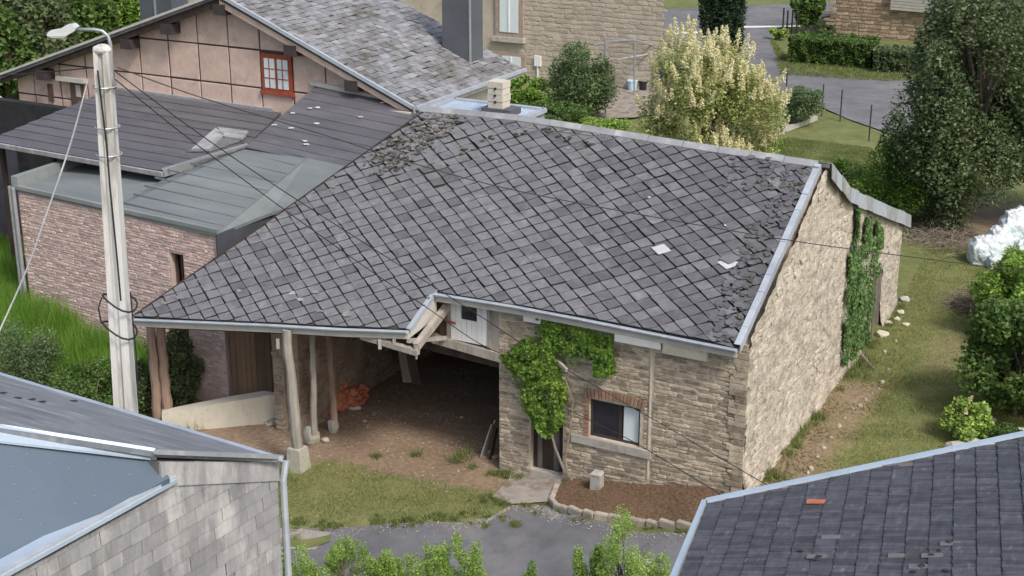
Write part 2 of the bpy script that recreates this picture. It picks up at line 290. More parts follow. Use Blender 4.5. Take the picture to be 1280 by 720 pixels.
def lay(parent, name, o0, eu, ev, cells, shape, m, poly=None, limit=300, thick=.01, inset=.006, tilt=0, jit=.004, rot=.02, tj=.0, stuff='field', lift=.0, prot=0, shapejit=.0, holes=None, mats=None, nvar=5, zf=None, jf=None, mf=None):
    """cells: (cx, cy, sx, sy). shape: unit outline ccw. eu,ev world unit vectors; normal = eu x ev."""
    o0 = Vector(o0); eu = Vector(eu).normalized(); ev = Vector(ev).normalized(); nn = eu.cross(ev).normalized()
    off = OFF[parent.name]; camv = Vector((0, 0, H)); items = []
    for c in cells:
        cx, cy, sx, sy = c[:4]
        pts = [(cx+x*sx, cy+y*sy) for x, y in shape]
        full = True
        if poly:
            ins = [inpoly(x, y, poly) for x, y in pts]
            if not any(ins) and not inpoly(cx, cy, poly): continue
            full = all(ins)
        if holes:
            bad = False
            for (a, b, c_, d) in holes:
                if cx+sx/2 > a and cx-sx/2 < b and cy+sy/2 > c_ and cy-sy/2 < d: bad = True
            if bad: continue
        wp = o0+eu*cx+ev*cy
        items.append(((wp-camv).length/math.sqrt(abs(sx*sy)), cx, cy, sx, sy, full, pts, wp))
    items.sort(key=lambda t: t[0])
    variants = []
    for k in range(nvar):
        sh = [(x+random.uniform(-1, 1)*shapejit, y+random.uniform(-1, 1)*shapejit) for x, y in shape]
        variants.append(sh)
    meshes = {}; bigs = {}; res = []
    for idx, (d, cx, cy, sx, sy, full, pts, wp) in enumerate(items):
        th = thick*(1+random.uniform(-prot, prot)); ti = tilt+random.uniform(-tj, tj); ro = random.uniform(-rot, rot)
        jx, jy = random.uniform(-jit, jit), random.uniform(-jit, jit); tx = random.uniform(-tj, tj)
        if jf: q_ = jf(cx, cy); jx *= q_; jy *= q_; tx *= q_; ro *= q_; ti = tilt+(ti-tilt)*q_
        dz = lift+(zf(cx, cy) if zf else 0); mm = mf(cx, cy) if mf else m; big = bigs.setdefault(mm.name, (MB(), mm))[0]
        R = Matrix(((eu.x, ev.x, nn.x), (eu.y, ev.y, nn.y), (eu.z, ev.z, nn.z)))@Matrix.Rotation(ro, 3, 'Z')@Matrix.Rotation(tx, 3, 'Y')@Matrix.Rotation(-ti, 3, 'X')
        org = o0+eu*(cx+jx)+ev*(cy+jy)+nn*dz
        if full:
            k = random.randrange(nvar); key = (k, round(sx, 2), round(sy, 2)) if idx < limit else None
            if idx < limit:
                if (k, mm.name) not in meshes:
                    # unit mesh per variant; scaled per piece
                    vs, fs = slab(variants[k], 1, .03)
                    me = bpy.data.meshes.new(name); me.from_pydata(vs, [], fs); me.materials.append(mm); meshes[(k, mm.name)] = me
                o = bpy.data.objects.new(name, meshes[(k, mm.name)]); COL.objects.link(o); o.parent = parent; res.append((o, cx, cy))
                Sc = Matrix.Diagonal((sx, sy, th)); o.matrix_local = Matrix.Translation(org-off)@(R@Sc).to_4x4()
            else:
                vs, fs = slab([(x*sx, y*sy) for x, y in variants[k]], th, inset)
                big.add([org+R@Vector(v) for v in vs], fs)
        else:
            cp = clip(poly, [(p[0], p[1]) for p in pts])
            if len(cp) < 3 or abs(area(cp)) < .12*abs(area(pts)): continue
            cp = [(x-cx, y-cy) for x, y in cp]
            vs, fs = slab(cp, th, inset)
            if idx < limit:
                me = bpy.data.meshes.new(name); me.from_pydata([tuple(org-off+R@Vector(v)) for v in vs], [], fs); me.materials.append(mm)
                o = bpy.data.objects.new(name, me); COL.objects.link(o); o.parent = parent; res.append((o, cx, cy))
            else: big.add([org+R@Vector(v) for v in vs], fs)
    for big, mm in bigs.values():
        if big.v: obj(stuff, big, mm, parent, kind='stuff')
    return res
DIA = [(-.458,.02),(-.445,-.015),(-.02,-.44),(.03,-.442),(.448,-.025),(.455,.01),(.015,.445),(-.025,.445)]
RECT = [(-.485,-.485),(.485,-.485),(.485,.485),(-.485,.485)]
STN = [(-.49,-.28),(-.36,-.46),(.36,-.46),(.49,-.28),(.49,.28),(.36,.46),(-.36,.46),(-.49,.28)]
def trim(cells, holes, side=1):
    out = []
    for a, b, c, d in cells:
        parts = [(a-c/2, a+c/2)]
        for (h0, h1, z0, z1) in holes:
            if b+d/2 > z0 and b-d/2 < z1:
                nn_ = []
                for p, q in parts:
                    if q <= h0 or p >= h1: nn_.append((p, q)); continue
                    if h0-p > .06: nn_.append((p, h0-.01))
                    if q-h1 > .06: nn_.append((h1+.01, q))
                parts = nn_
        out += [((p+q)/2, b, q-p, d) for p, q in parts]
    return out
def stonecells(u0, u1, z0, z1, hmin, hmax, lmin, lmax):
    out = []; z = z0
    while z < z1:
        h = random.uniform(hmin, hmax); u = u0+random.uniform(-.2, 0)
        while u < u1:
            l = random.uniform(lmin, lmax); hh = h*random.uniform(.75, 1)
            if random.random() < .12 and l < lmax*.7: # two thin stones
                out.append((u+l/2, z+h*.25, l*.95, h*.42)); out.append((u+l/2, z+h*.75, l*.95, h*.42))
            else: out.append((u+l/2, z+h/2+random.uniform(-.008, .008), l*.93, hh*.84))
            u += l
        z += h
    return out

# --------------------------------------------------------------- foliage
def leaves(cent, size, up=.3, asp=.55, jitter=.35):
    n = len(cent); a = RS.normal(size=(n, 3)); a[:, 2] = a[:, 2]*.6-.1; a /= np.linalg.norm(a, axis=1)[:, None]
    nrm = RS.normal(size=(n, 3)); nrm[:, 2] = np.abs(nrm[:, 2])+up; b = np.cross(a, nrm); b /= np.linalg.norm(b, axis=1)[:, None]+1e-9
    s = size*(1+jitter*RS.uniform(-1, 1, (n, 1)))
    p0 = cent-a*s*.5; p2 = cent+a*s*.5; p1 = cent+b*s*asp*.5; p3 = cent-b*s*asp*.5
    V_ = np.stack([p0, p1, p2, p3], 1).reshape(-1, 3); F_ = np.arange(4*n).reshape(-1, 4); return V_, F_
def blob_centres(base, rx, ry, h, n, k, shape, seed, low=.12, tight=.42):
    r = np.random.RandomState(seed); cl = []
    while len(cl) < k:
        p = r.uniform(-1, 1, 3); d = np.linalg.norm(p)
        if d > 1 or d < .35: continue
        cl.append(p)
    cl = np.array(cl)
    if shape == 'cone': cl[:, :2] *= (1-.75*np.clip((cl[:, 2:3]+1)/2, 0, 1))
    if shape == 'dome': cl[:, :2] *= (1-.42*np.clip((cl[:, 2:3]+1)/2, 0, 1)**1.5)
    if shape == 'spread': cl[:, :2] *= (.55+.45*np.clip((cl[:, 2:3]+1)/1.2, 0, 1))
    if shape == 'column': cl[:, :2] *= np.clip(1.15*(1-np.abs(cl[:, 2:3])**4), .35, 1)
    rad = r.uniform(.55, 1.15, k)
    which = r.choice(k, n, p=rad**2/np.sum(rad**2))
    d = r.normal(size=(n, 3)); d /= np.linalg.norm(d, axis=1)[:, None]
    rr = r.uniform(.35, 1, n)**.5
    p = cl[which]+d*(rr*rad[which])[:, None]*tight*r.uniform(.8, 1.15, (n, 1))
    c = np.stack([p[:, 0]*rx, p[:, 1]*ry, (p[:, 2]+1)/2*h*(1-low)+h*low], 1)
    c[:, 2] = np.maximum(c[:, 2], .02)
    cw = np.stack([cl[:, 0]*rx, cl[:, 1]*ry, (cl[:, 2]+1)/2*h*(1-low)+h*low], 1)
    return np.array(base)+c, np.array(base)+cw
BN = [0]
def plant(name, label, cat, q, rx, h, n, size, m, ry=None, k=None, shape='round', group=None, trunk=.05, asp=.55, low=.12, tight=.42, blossom=None, stems=1, up=.3):
    BN[0] += 1; ry = ry or rx; base = L(*q); root = empty(name, base, label, cat, group)
    k = k or max(6, int(10*rx*h)); k = min(k, 90)
    c, cl = blob_centres(base, rx, ry, h, n, k, shape, BN[0]*13+5, low, tight)
    V_, F_ = leaves(c, size, up, asp); npobj('crown', V_, F_, m, root)
    t = MB(); r = random.Random(BN[0])
    tops = sorted(range(len(cl)), key=lambda i: -cl[i][2])[:14]+list(range(min(10, len(cl))))
    for s in range(stems):
        b = base+Vector((r.uniform(-.3, .3)*rx*(stems > 1), r.uniform(-.3, .3)*ry*(stems > 1), -.1))
        mid = base+Vector((r.uniform(-.1, .1)*rx, r.uniform(-.1, .1)*ry, h*.45)); t.tube([b, (b+mid)/2+Vector((r.uniform(-.05, .05)*rx, 0, 0)), mid], [trunk, trunk*.85, trunk*.65], 7)
        for i in tops[s::stems]:
            e = Vector(cl[i]); t.tube([mid if e.z > mid.z else (b+mid)/2, (mid+e)/2+Vector((0, 0, .06*h)), e], [trunk*.5, trunk*.3, trunk*.12], 5)
    obj('trunk', t, M['bark'], root)
    if blossom:
        nb, bs, bm = blossom; up_ = [i for i in range(len(cl)) if cl[i][2]-base.z > h*.25]; r2 = np.random.RandomState(3); pts = []
        for j in range(nb):
            i = up_[j % len(up_)]; d = r2.normal(size=3); d[2] = abs(d[2])+.5; d[1] -= .5; d /= np.linalg.norm(d)
            o = cl[i]+d*np.array([rx, ry, h*.5])*tight*.85
            t_ = r2.uniform(0, 1, 150); a2 = r2.uniform(0, 6.28, 150); wd = bs*.36*(1-t_*.8)*np.sqrt(r2.uniform(0, 1, 150)); ax = d*.5+np.array([0, 0, .8])
            pts.append(o+ax[None]*t_[:, None]*bs+np.stack([np.cos(a2)*wd, np.sin(a2)*wd, r2.uniform(-.2, .2, 150)*bs*.3], 1))
        V_, F_ = leaves(np.concatenate(pts), .055, .6, .9); npobj('blossom', V_, F_, bm, root)
    return root
def wallleaves(o0, eu, ev, nn, polys, n, size, seed, depth=.12, spikes=0):
    r = np.random.RandomState(seed); out = []
    while len(out) < n:
        P = polys[r.randint(len(polys))]; xs = [p[0] for p in P]; ys = [p[1] for p in P]
        x = r.uniform(min(xs), max(xs)); y = r.uniform(min(ys), max(ys))
        if not inpoly(x, y, P): continue
        k = noise.noise(Vector((x*2.4, y*2.4, seed)))
        if k < -.06 and r.rand() < .9: continue
        out.append((x, y, max(.01, depth*(.5+k)+r.uniform(-.5, .5)*depth)))
    A = np.array(out); c = np.array(o0)+A[:, :1]*np.array(eu)+A[:, 1:2]*np.array(ev)+A[:, 2:3]*np.array(nn); n_ = len(c)
    nr = np.array(nn)[None]*1.0+r.normal(size=(n_, 3))*.45; a = r.normal(size=(n_, 3))+np.array([0, 0, -.8]); a -= nr*(np.sum(a*nr, 1)/np.sum(nr*nr, 1))[:, None]; a /= np.linalg.norm(a, axis=1)[:, None]
    b = np.cross(a, nr); b /= np.linalg.norm(b, axis=1)[:, None]; s = size*r.uniform(.7, 1.3, (n_, 1))
    V_ = np.stack([c-a*s*.5, c+b*s*.4, c+a*s*.5, c-b*s*.4], 1).reshape(-1, 3); return V_, np.arange(4*n_).reshape(-1, 4)

# =================================================================== GROUND
def sm(x, a, b): t = np.clip((x-a)/(b-a), 0, 1); return t*t*(3-2*t)
us = np.concatenate([-np.geomspace(400, 16, 18), np.arange(-14, 27, .22), np.geomspace(28, 400, 20)])
vs_ = np.concatenate([-np.geomspace(300, 18, 10), np.arange(-16, 26, .22), np.arange(27, 80, 1.5), np.geomspace(82, 600, 14)])
UU, VV = np.meshgrid(us, vs_, indexing='ij'); ZZ = zgn(UU, VV)
ZZ = ZZ+.02*np.sin(UU*3.1+VV*1.7)*np.sin(VV*2.3-UU)*(np.abs(UU) < 40)
gp = C0+UU.ravel()[:, None]*EU+VV.ravel()[:, None]*EV+ZZ.ravel()[:, None]*EZ
nu, nv = UU.shape; ii = (np.arange(nu-1)[:, None]*nv+np.arange(nv-1)[None]).ravel()
gf = np.stack([ii, ii+1, ii+nv+1, ii+nv], 1)[:, ::-1]
ground = npobj('ground', gp, gf, M['ground'], kind='structure', keepoff=True); ground.data.polygons.foreach_set('use_smooth', [True]*len(gf))
def boxw(u, v, u0, u1, v0, v1, f): return sm(u, u0-f, u0+f)*(1-sm(u, u1-f, u1+f))*sm(v, v0-f, v0+f)*(1-sm(v, v1-f, v1+f))
def dirtw(u, v):
    d = boxw(u, v, 5.3, 12.4, -1.15, 7.5, .6)*1.0
    d = np.maximum(d, boxw(u, v, 9.7, 13.5, -1.9, .5, .5)*.9)
    d = np.maximum(d, boxw(u, v, -1.35, .3, -1.5, 6.8, .45)*.62)
    d = np.maximum(d, boxw(u, v, 3.9, 6.2, -1.3, 0, .4)*.7)
    d = np.maximum(d, boxw(u, v, -4, 1.5, 17.5, 24, 1)*.6)  # browner patch of ground at the back right
    d = np.maximum(d, boxw(u, v, -2.6, -1.4, 8, 11, .5)*.45)
    return d
def dryw(u, v):
    d = boxw(u, v, 3.5, 14, -6, -.5, .8)*.36
    d = np.maximum(d, boxw(u, v, -3.6, .5, -4, 17, .8)*.33)
    d = np.maximum(d, boxw(u, v, 3, 12, 24, 34, 2)*.3)
    return d
for nm, fn in (('dirt', dirtw), ('dry', dryw)):
    at = ground.data.attributes.new(nm, 'FLOAT', 'POINT'); at.data.foreach_set('value', fn(UU, VV).ravel().astype(np.float32))

def drape(name, poly, m, dz, step=.5, kind='structure', rag=0.0, parent=None):
    P = []
    for i in range(len(poly)):
        a, b = np.array(poly[i-1][:2]), np.array(poly[i][:2]); n = max(1, int(np.linalg.norm(b-a)/step*(2 if rag else 1)))
        for j in range(n): P.append(a+(b-a)*j/n)
    if rag: P = [p+rag*np.array([noise.noise(Vector((p[0]*1.7, p[1]*1.7, 3))), noise.noise(Vector((p[0]*1.7, p[1]*1.7, 9)))])*2 for p in P]
    pl = [tuple(p) for p in P]; xs = [p[0] for p in pl]; ys = [p[1] for p in pl]; pts = [Vector(p) for p in pl]; n0 = len(pts)
    for x in np.arange(min(xs), max(xs), step):
        for y in np.arange(min(ys), max(ys), step):
            if inpoly(x, y, pl): pts.append(Vector((x, y)))
    r = delaunay_2d_cdt(pts, [], [list(range(n0))], 1, 1e-4)
    mb = MB(); mb.v = [tuple(L(p.x, p.y, zg(p.x, p.y)+dz)) for p in r[0]]; mb.f = [tuple(f)[::-1] for f in r[2]]
    # match the sheet's own relief so the ground never pokes through
    o = obj(name, mb, m, parent, kind=kind); return o
def gpx(*pp): return [tuple(G(*p)[:2]) for p in pp]
edge = gpx((345, 664), (400, 661), (500, 656), (570, 655), (612, 650), (640, 634), (680, 634), (700, 645), (770, 660), (870, 672))
drape('road', [(26, -5.6)]+edge+[(-1.5, -1.6), (-9, -2.6), (-9, -13), (26, -13)], M['asphalt'], .035, .45, rag=.05)
drape('gravel_path', gpx((345, 690), (345, 662), (385, 664), (415, 668), (395, 688)), mat('pale_gravel', (.26,.24,.21), (.36,.34,.30), 6, .95, .6, 60, 0), .05, .3, rag=.05)
drape('grass_verge', gpx((345, 686), (345, 676), (385, 676), (415, 672), (412, 682), (380, 687)), M['ground'], .065, .3, rag=.05)
drape('back_road', gpx((700, 22), (826, 13), (985, 6), (1100, -2), (1100, 10), (1040, 20), (990, 30), (968, 38), (962, 55), (975, 75), (1000, 88), (1060, 97), (1110, 99), (1240, 104), (1240, 200), (1112, 168), (1060, 150), (1010, 128), (960, 112), (900, 108), (826, 108), (700, 108)), M['asphalt'], .05, 1.0)
drape('road_marking', gpx((760, 47), (872, 41), (872, 43), (760, 49)), M['white'], .065, 1.0)
drape('road_marking', gpx((930, 34), (1000, 33), (1000, 35), (930, 36)), M['white'], .065, 1.0)

# raised bed with bark mulch, kerb stones, step slab
bedpx = [(716, 603), (697, 612), (688, 630), (697, 638), (740, 648), (800, 657), (868, 664)]
bed = gpx(*bedpx)
drape('mulch_bed', bed+[(.4, -.05), (3.95, -.02)], M['mulch'], .10, .3)
path = [np.array(p) for p in bed[1:]]; seg = []
tot = [0]
for i in range(1, len(path)): tot.append(tot[-1]+np.linalg.norm(path[i]-path[i-1]))
s = 0
while s < tot[-1]:
    ln = random.uniform(.28, .46)*(.7 if s < 1.2 else 1); mid = s+ln/2
    i = max(k for k in range(len(tot)) if tot[k] <= mid) if mid < tot[-1] else len(path)-2
    i = min(i, len(path)-2); t = (mid-tot[i])/(tot[i+1]-tot[i]); p = path[i]+(path[i+1]-path[i])*t; d = (path[i+1]-path[i])/np.linalg.norm(path[i+1]-path[i])
    mb = MB(); wd = Vector(EU)*d[0]+Vector(EV)*d[1]; pe = Vector(EU)*-d[1]+Vector(EV)*d[0]; z = zg(*p)
    wd = (wd+Vector((0, 0, random.uniform(-.05, .05)))).normalized()
    mb.rock(L(p[0], p[1], z+.06), (1, 1, 1), int(s*10), 2, .05)
    c = L(p[0]+random.uniform(-.02, .02), p[1], z+.06)
    mb = MB(); a, b, e = wd*(ln/2-.012), pe*.055, Vector((0, 0, .085))
    mb.box(c, a, b, e*.8); n0 = len(mb.v); mb.add([c+e*1.12+i_*a*.93+j_*b*.75 for i_ in (-1, 1) for j_ in (-1, 1)], [(0, 2, 3, 1)])
    for f in [(1, 5, 10, 8), (5, 7, 11, 10), (7, 3, 9, 11), (3, 1, 8, 9)]: mb.f.append(f)
    tag(obj('kerb_stone', mb, M['kerb']), 'short kerb stone at the left end of the mulch bed beside the door slab' if s < 1.0 else 'kerb stone on the rounded left corner of the mulch bed' if s < 1.5 else 'rough kerb stone along the lane side of the mulch bed below the stone barn', 'kerb stone', 'kerb stones round the mulch bed'); s += ln
slabp = gpx((640, 588), (700, 600), (703, 613), (686, 630), (640, 632), (614, 624), (636, 602))
drape('door_slab', slabp, M['flag'], .06, .3, rag=.02)

# =================================================================== STONE BARN
barn = empty('stone_barn', L(0, 0, 0), 'old stone barn with a sagging slate roof and an open carport at its left', 'barn')
CP = math.cos(math.radians(30)); PIT = math.atan(.557)
RO = L(0, -.35, 3.32); RV = (Vector(EV)*math.cos(PIT)+Vector(EZ)*math.sin(PIT)).normalized(); RU = Vector(EU); RN = -RU.cross(RV).normalized()
if RN.z < 0: RN = -RN
def roofpx(px, py):
    q = onplane(px, py, np.array(RO), np.array(RN)); d = Vector(q)-RO; return (d.dot(RU), d.dot(RV))
def rp(u, v, h=0): return RO+RU*u+RV*v+RN*h
outl = [roofpx(*p) for p in [(921, 434), (730, 396), (545, 365), (510, 411), (340, 404), (168, 396), (345, 272), (530, 141), (650, 152), (770, 171), (900, 192), (1021, 209)]]
NEG = [(-x, y) for x, y in outl]              # lay() needs eu x ev = outward normal: eu = -U
deck = MB(); top = [rp(x, y, -.02) for x, y in outl]
deck.prism(top, RN*-.09)
roof = obj('roof', deck, M['deck'], barn)
DU, DV = .49, .362; cells = []
for j in range(-16, 36):
    for i in range(-4, 36):
        cells.append((-(i+.5*(j % 2))*DU+.1, (j*.5)*DV+.06, DU, DV))
def sag(x, y): return .035*noise.noise(Vector((x*.35, y*.5, 1)))
random.seed(11)
def jf_(x, y):
    if x > -1.5: return 1+3.6*sm(x, -1.3, -.2)
    if y > 3 and x < -8: return 3.2
    return 1.6 if noise.noise(Vector((x*.8, y*.8, 5))) > .28 else 1
res = lay(roof, 'slate', RO, -RU, RV, cells, DIA, M['slate'], poly=NEG, limit=300, thick=.017, inset=.008, tilt=.06, jit=.007, rot=.022, tj=.012, stuff='slate_field', lift=.022, shapejit=.022, zf=sag, nvar=12, jf=jf_, mf=lambda x, y: M['slate3'] if random.random() < .12+.75*sm(x+y*.5, -6, 1.5) else M['slate'])
# replaced, slipped and broken slates
def roofpatch(px, py, sx, sy, m, rot=0, h=.055, shape=DIA, name='patched_slate', label=None):
    a, b = roofpx(px, py); vs, fs = slab([(x*sx, y*sy) for x, y in shape], .014, .008, .05); R = Matrix((( -RU.x, RV.x, RN.x), (-RU.y, RV.y, RN.y), (-RU.z, RV.z, RN.z)))@Matrix.Rotation(rot, 3, 'Z')
    mb = MB().add([rp(a, b, h)+R@Vector(v) for v in vs], fs); return obj(name, mb, m, roof, label=label)
roofpatch(827, 314, .50, .37, M['lightslate'], 0, .06, label='pale replacement slate with a white lower edge')
roofpatch(911, 331, .52, .40, M['lightslate'], .1, .05, label='pale slate half hidden by a loose grey one')
roofpatch(913, 326, .50, .36, M['slate'], .25, .075)
roofpatch(812, 249, .09, .07, M['lightslate'], .3, .06); roofpatch(907, 284, .06, .05, M['white'], 0, .06)
for (x, y, s_) in [(711, 187, .12), (722, 184, .10), (695, 191, .08), (377, 275, .1), (418, 236, .14), (400, 390, .22), (433, 394, .28), (375, 376, .2), (352, 398, .18), (363, 320, .12), (380, 318, .1), (350, 385, .2), (300, 365, .14), (225, 372, .26), (205, 380, .24), (395, 367, .18), (366, 368, .2)]:
    mb = MB(); a, b = roofpx(x, y); n_ = 7; pts = [(math.cos(i*6.28/n_)*s_*random.uniform(.15, .6), math.sin(i*6.28/n_)*s_*random.uniform(.1, .45)) for i in range(n_)]
    mb.prism([rp(a+p, b+q, .040) for p, q in pts], RN*.012); obj('lichen_patch', mb, M['oldslate'], roof)
random.seed(5)
chips = MB(); nchip = 0
def chip(a, b, s_, h=.05):
    n_ = random.choice((4, 5, 5, 6)); r0 = random.uniform(0, 6); pts = [(math.cos(r0+i*6.28/n_)*s_*random.uniform(.5, 1), math.sin(r0+i*6.28/n_)*s_*random.uniform(.4, .9)) for i in range(n_)]
    tl = Vector((random.uniform(-.3, .3), random.uniform(-.3, .3), random.uniform(-.2, .2)))
    c = rp(a, b, h); ps = [c+(-RU+tl*.3)*p+(RV+tl*.5)*q for p, q in pts]; chips.prism(ps, RN*.012)
for _ in range(170):               # crumbled slates down the right verge and near the ridge
    t = random.uniform(0, 1); q = roofpx(1018-96*t+random.uniform(-48, -9)*(1 if t > .3 else .8), 212+222*t+random.uniform(-5, 5))
    if inpoly(q[0], q[1], outl): chip(q[0], q[1], random.uniform(.05, .13), random.uniform(.04, .075))
for _ in range(60):
    q = roofpx(random.uniform(905, 1010), random.uniform(196, 240))
    if inpoly(q[0], q[1], outl): chip(q[0], q[1], random.uniform(.05, .12), random.uniform(.04, .07))
obj('crumbled_slate', chips, M['slate2'], roof, kind='stuff')
chips = MB()
for _ in range(260):
    t = random.uniform(0, .42); q = roofpx(530-170*t*2.1*.5-(-1)*random.uniform(4, 46)-20*t, 143+140*t+random.uniform(-3, 22))
    if inpoly(q[0], q[1], outl): chip(q[0], q[1], random.uniform(.04, .11), random.uniform(.04, .08))
obj('rubble', chips, mat('mossy_rubble', (.09,.085,.08), (.23,.22,.215), 9, .95, .6, 50, .45, c3=(.05,.043,.03), c3at=.56, c3scale=6), roof, kind='stuff')
moss = MB()
for (x, y) in [(612, 175), (690, 165), (540, 165), (497, 178), (575, 152), (650, 168), (705, 175), (560, 158), (480, 195), (983, 236), (1000, 231), (585, 190), (740, 183)]:
    for k in range(5):
        a, b = roofpx(x+random.uniform(-9, 9), y+random.uniform(-4, 4)); moss.rock(rp(a, b, .04), (random.uniform(.04, .1), random.uniform(.04, .1), .018), k, 1, .4)
obj('moss_tuft', moss, mat('roof_moss', (.03,.03,.018), (.085,.075,.045), 14, 1, .8, 60, .3), roof, kind='stuff')
# ridge and verges
def px3(px, py, h): a, b = roofpx(px, py); return rp(a, b, h)
rg = [px3(*p, .05) for p in [(527, 137), (650, 148), (770, 167), (900, 188), (1024, 206)]]
for i in range(4):
    nseg = 3
    for k in range(nseg):
        p, q = rg[i].lerp(rg[i+1], k/nseg), rg[i].lerp(rg[i+1], (k+.985)/nseg); mb = MB()
        f = RV*-.13+RN*.0; bk = (Vector(EV)*.2-Vector(EZ)*.16)
        jz = Vector((0, 0, random.uniform(0, .02)))
        mb.prism([p+f+jz, p+Vector((0, 0, .05))+jz, p+bk+jz, p+bk-Vector((0, 0, .02))+jz, p+jz, p+f-Vector((0, 0, .02))+jz], (q-p)); obj('ridge_cap', mb, M['zincdark'], roof)
# right verge flashing, lapped sheets
vr = [px3(1022, 208, .07), px3(921, 434, .07)]
for k in range(11):
    p, q = vr[0].lerp(vr[1], k/11), vr[0].lerp(vr[1], (k+.982)/11); h = .0025*(k % 2)+random.uniform(0, .012); mb = MB()
    x = -RU
    mb.prism([p+x*-.05+RN*h, p+x*.09+RN*h, p+x*.09-Vector((0, 0, .17+h)), p+x*.075-Vector((0, 0, .17+h)), p+x*.075+RN*(h-.012), p+x*-.05+RN*(h-.012)], q-p)
    obj('verge_flashing', mb, M['zinc'], roof)
mb = MB(); lf = [px3(*p, .0) for p in [(168, 396), (345, 272), (530, 141)]]
for i in range(2): mb.beam(lf[i]+RU*.02-RN*.06, lf[i+1]+RU*.02-RN*.06, .04, .2, RN)
obj('verge_board', mb, M['darkwood'], roof)
# rear slope of the roof down to the low rear eave
PK = L(*onU(1022, 209, -.12)); peakV = loc(rg[-1])[1]; peakZ = rg[-1].z
RR = [(peakV, peakZ+.0), (peakV+1.7, peakZ-.98), (12.35, 2.82)]
for i in range(2):
    mb = MB(); (v0, z0), (v1, z1) = RR[i], RR[i+1]
    zoff = .02*i
    mb.prism([L(-.1, v0, z0), L(-.1, v1, z1), L(10.6, v1, z1), L(10.6, v0, z0)], (0, 0, -.08)); obj('rear_slope', mb, M['oldslate'], roof)
    n = 4+5*i
    for k in range(n):
        t0, t1 = k/n, (k+1.02)/n; jz = random.uniform(-.02, .03) if i == 0 or k < 3 else random.uniform(-.01, .01)
        a = L(-.12, v0+(v1-v0)*t0, z0+(z1-z0)*t0+.03+jz); b = L(-.12, v0+(v1-v0)*t1, z0+(z1-z0)*t1+.03+jz); mb = MB(); x = -RU
        mb.prism([a+x*-.28, a+x*.04+Vector((0, 0, .01)), a+x*.06-Vector((0, 0, .34)), a+x*.045-Vector((0, 0, .34)), a+x*.03-Vector((0, 0, .01)), a+x*-.28-Vector((0, 0, .015))], b-a)
        obj('verge_flashing', mb, M['zincdark'] if random.random() < .6 else M['zinc'], roof)
mb = MB(); pe = rg[-1]; mb.prism([pe+Vector((0, 0, .07))-RV*.22+RU*.12, pe+Vector((0, 0, .07))-RV*.22-RU*.06, pe+Vector((0, 0, .05))-RU*.06+Vector(EV)*.3-Vector((0, 0, .12)), pe+Vector((0, 0, .05))+RU*.12+Vector(EV)*.3-Vector((0, 0, .12))], (0, 0, -.22)); obj('ridge_end', mb, M['zincdark'], roof)
# eaves: zinc gutters with boards behind
def gutter(pts, name='gutter', m='zinc', board=True, h=.16, par=None):
    for i in range(len(pts)-1):
        p, q = pts[i], pts[i+1]; mb = MB(); f = -Vector(EV); n = 7; prof = [(f*(.065-math.cos(math.pi*k/(n-1))*.065)-Vector((0, 0, math.sin(math.pi*k/(n-1))*.06))) for k in range(n)]
        ring = [p+x for x in prof]+[p+x*.86+f*.009+Vector((0, 0, .004)) for x in prof[::-1]]
        mb.prism(ring, q-p); obj(name, mb, M[m], par or roof)
        if board:
            mb = MB(); mb.beam(p+Vector((0, 0, -.11))+f*.012, q+Vector((0, 0, -.11))+f*.012, .03, h); obj('fascia_board', mb, M['fascia'], par or roof)
e1 = [px3(*p, .0) for p in [(922, 436), (835, 419), (730, 398), (640, 381), (545, 366)]]
gutter(e1)
e2 = [px3(*p, .0) for p in [(511, 413), (425, 410), (340, 405), (168, 398)]]
gutter(e2)
vg = [px3(545, 363, .03), px3(511, 412, .03)]
mb = MB(); mb.prism([vg[0]-RU*.05, vg[0]+RU*.06, vg[0]+RU*.06-Vector((0,0,.02)), vg[0]-RU*.03-Vector((0,0,.02)), vg[0]-RU*.03-Vector((0,0,.10)), vg[0]-RU*.05-Vector((0,0,.10))], vg[1]-vg[0]); obj('verge_flashing', mb, M['zinc'], roof)
mb = MB(); mb.prism([vg[0]-RU*.02+Vector((0,0,-.08)), vg[0]-RU*.02+Vector((0,0,-.62)), vg[1]-RU*.02+Vector((0,0,-.22)), vg[1]-RU*.02+Vector((0,0,-.08))], RU*.03); obj('verge_board', mb, M['fascia'], roof)
# cheek between hatch and lower verge
def roofz(v): return min(3.32+(v+.35)*.557, peakZ if v < peakV else peakZ-.577*(v-peakV) if v < peakV+1.7 else peakZ-.98-.39*(v-peakV-1.7))-.2
def vwall(name, u0, u1, v0, v1, z0, m, lab=None, cap=99):
    vv = [v0]+[x for x in (peakV, peakV+1.7) if v0 < x < v1]+[v1]
    vv = vv[:1]+[x for x in (1.2, 3.0) if v0 < x < v1]+vv[1:]
    mb = MB(); mb.prism([L(u0, v0, z0), L(u0, v1, z0)]+[L(u0, x, min(roofz(x), cap)) for x in sorted(vv)[::-1]], Vector(EU)*(u1-u0)); return obj(name, mb, m, barn, label=lab)
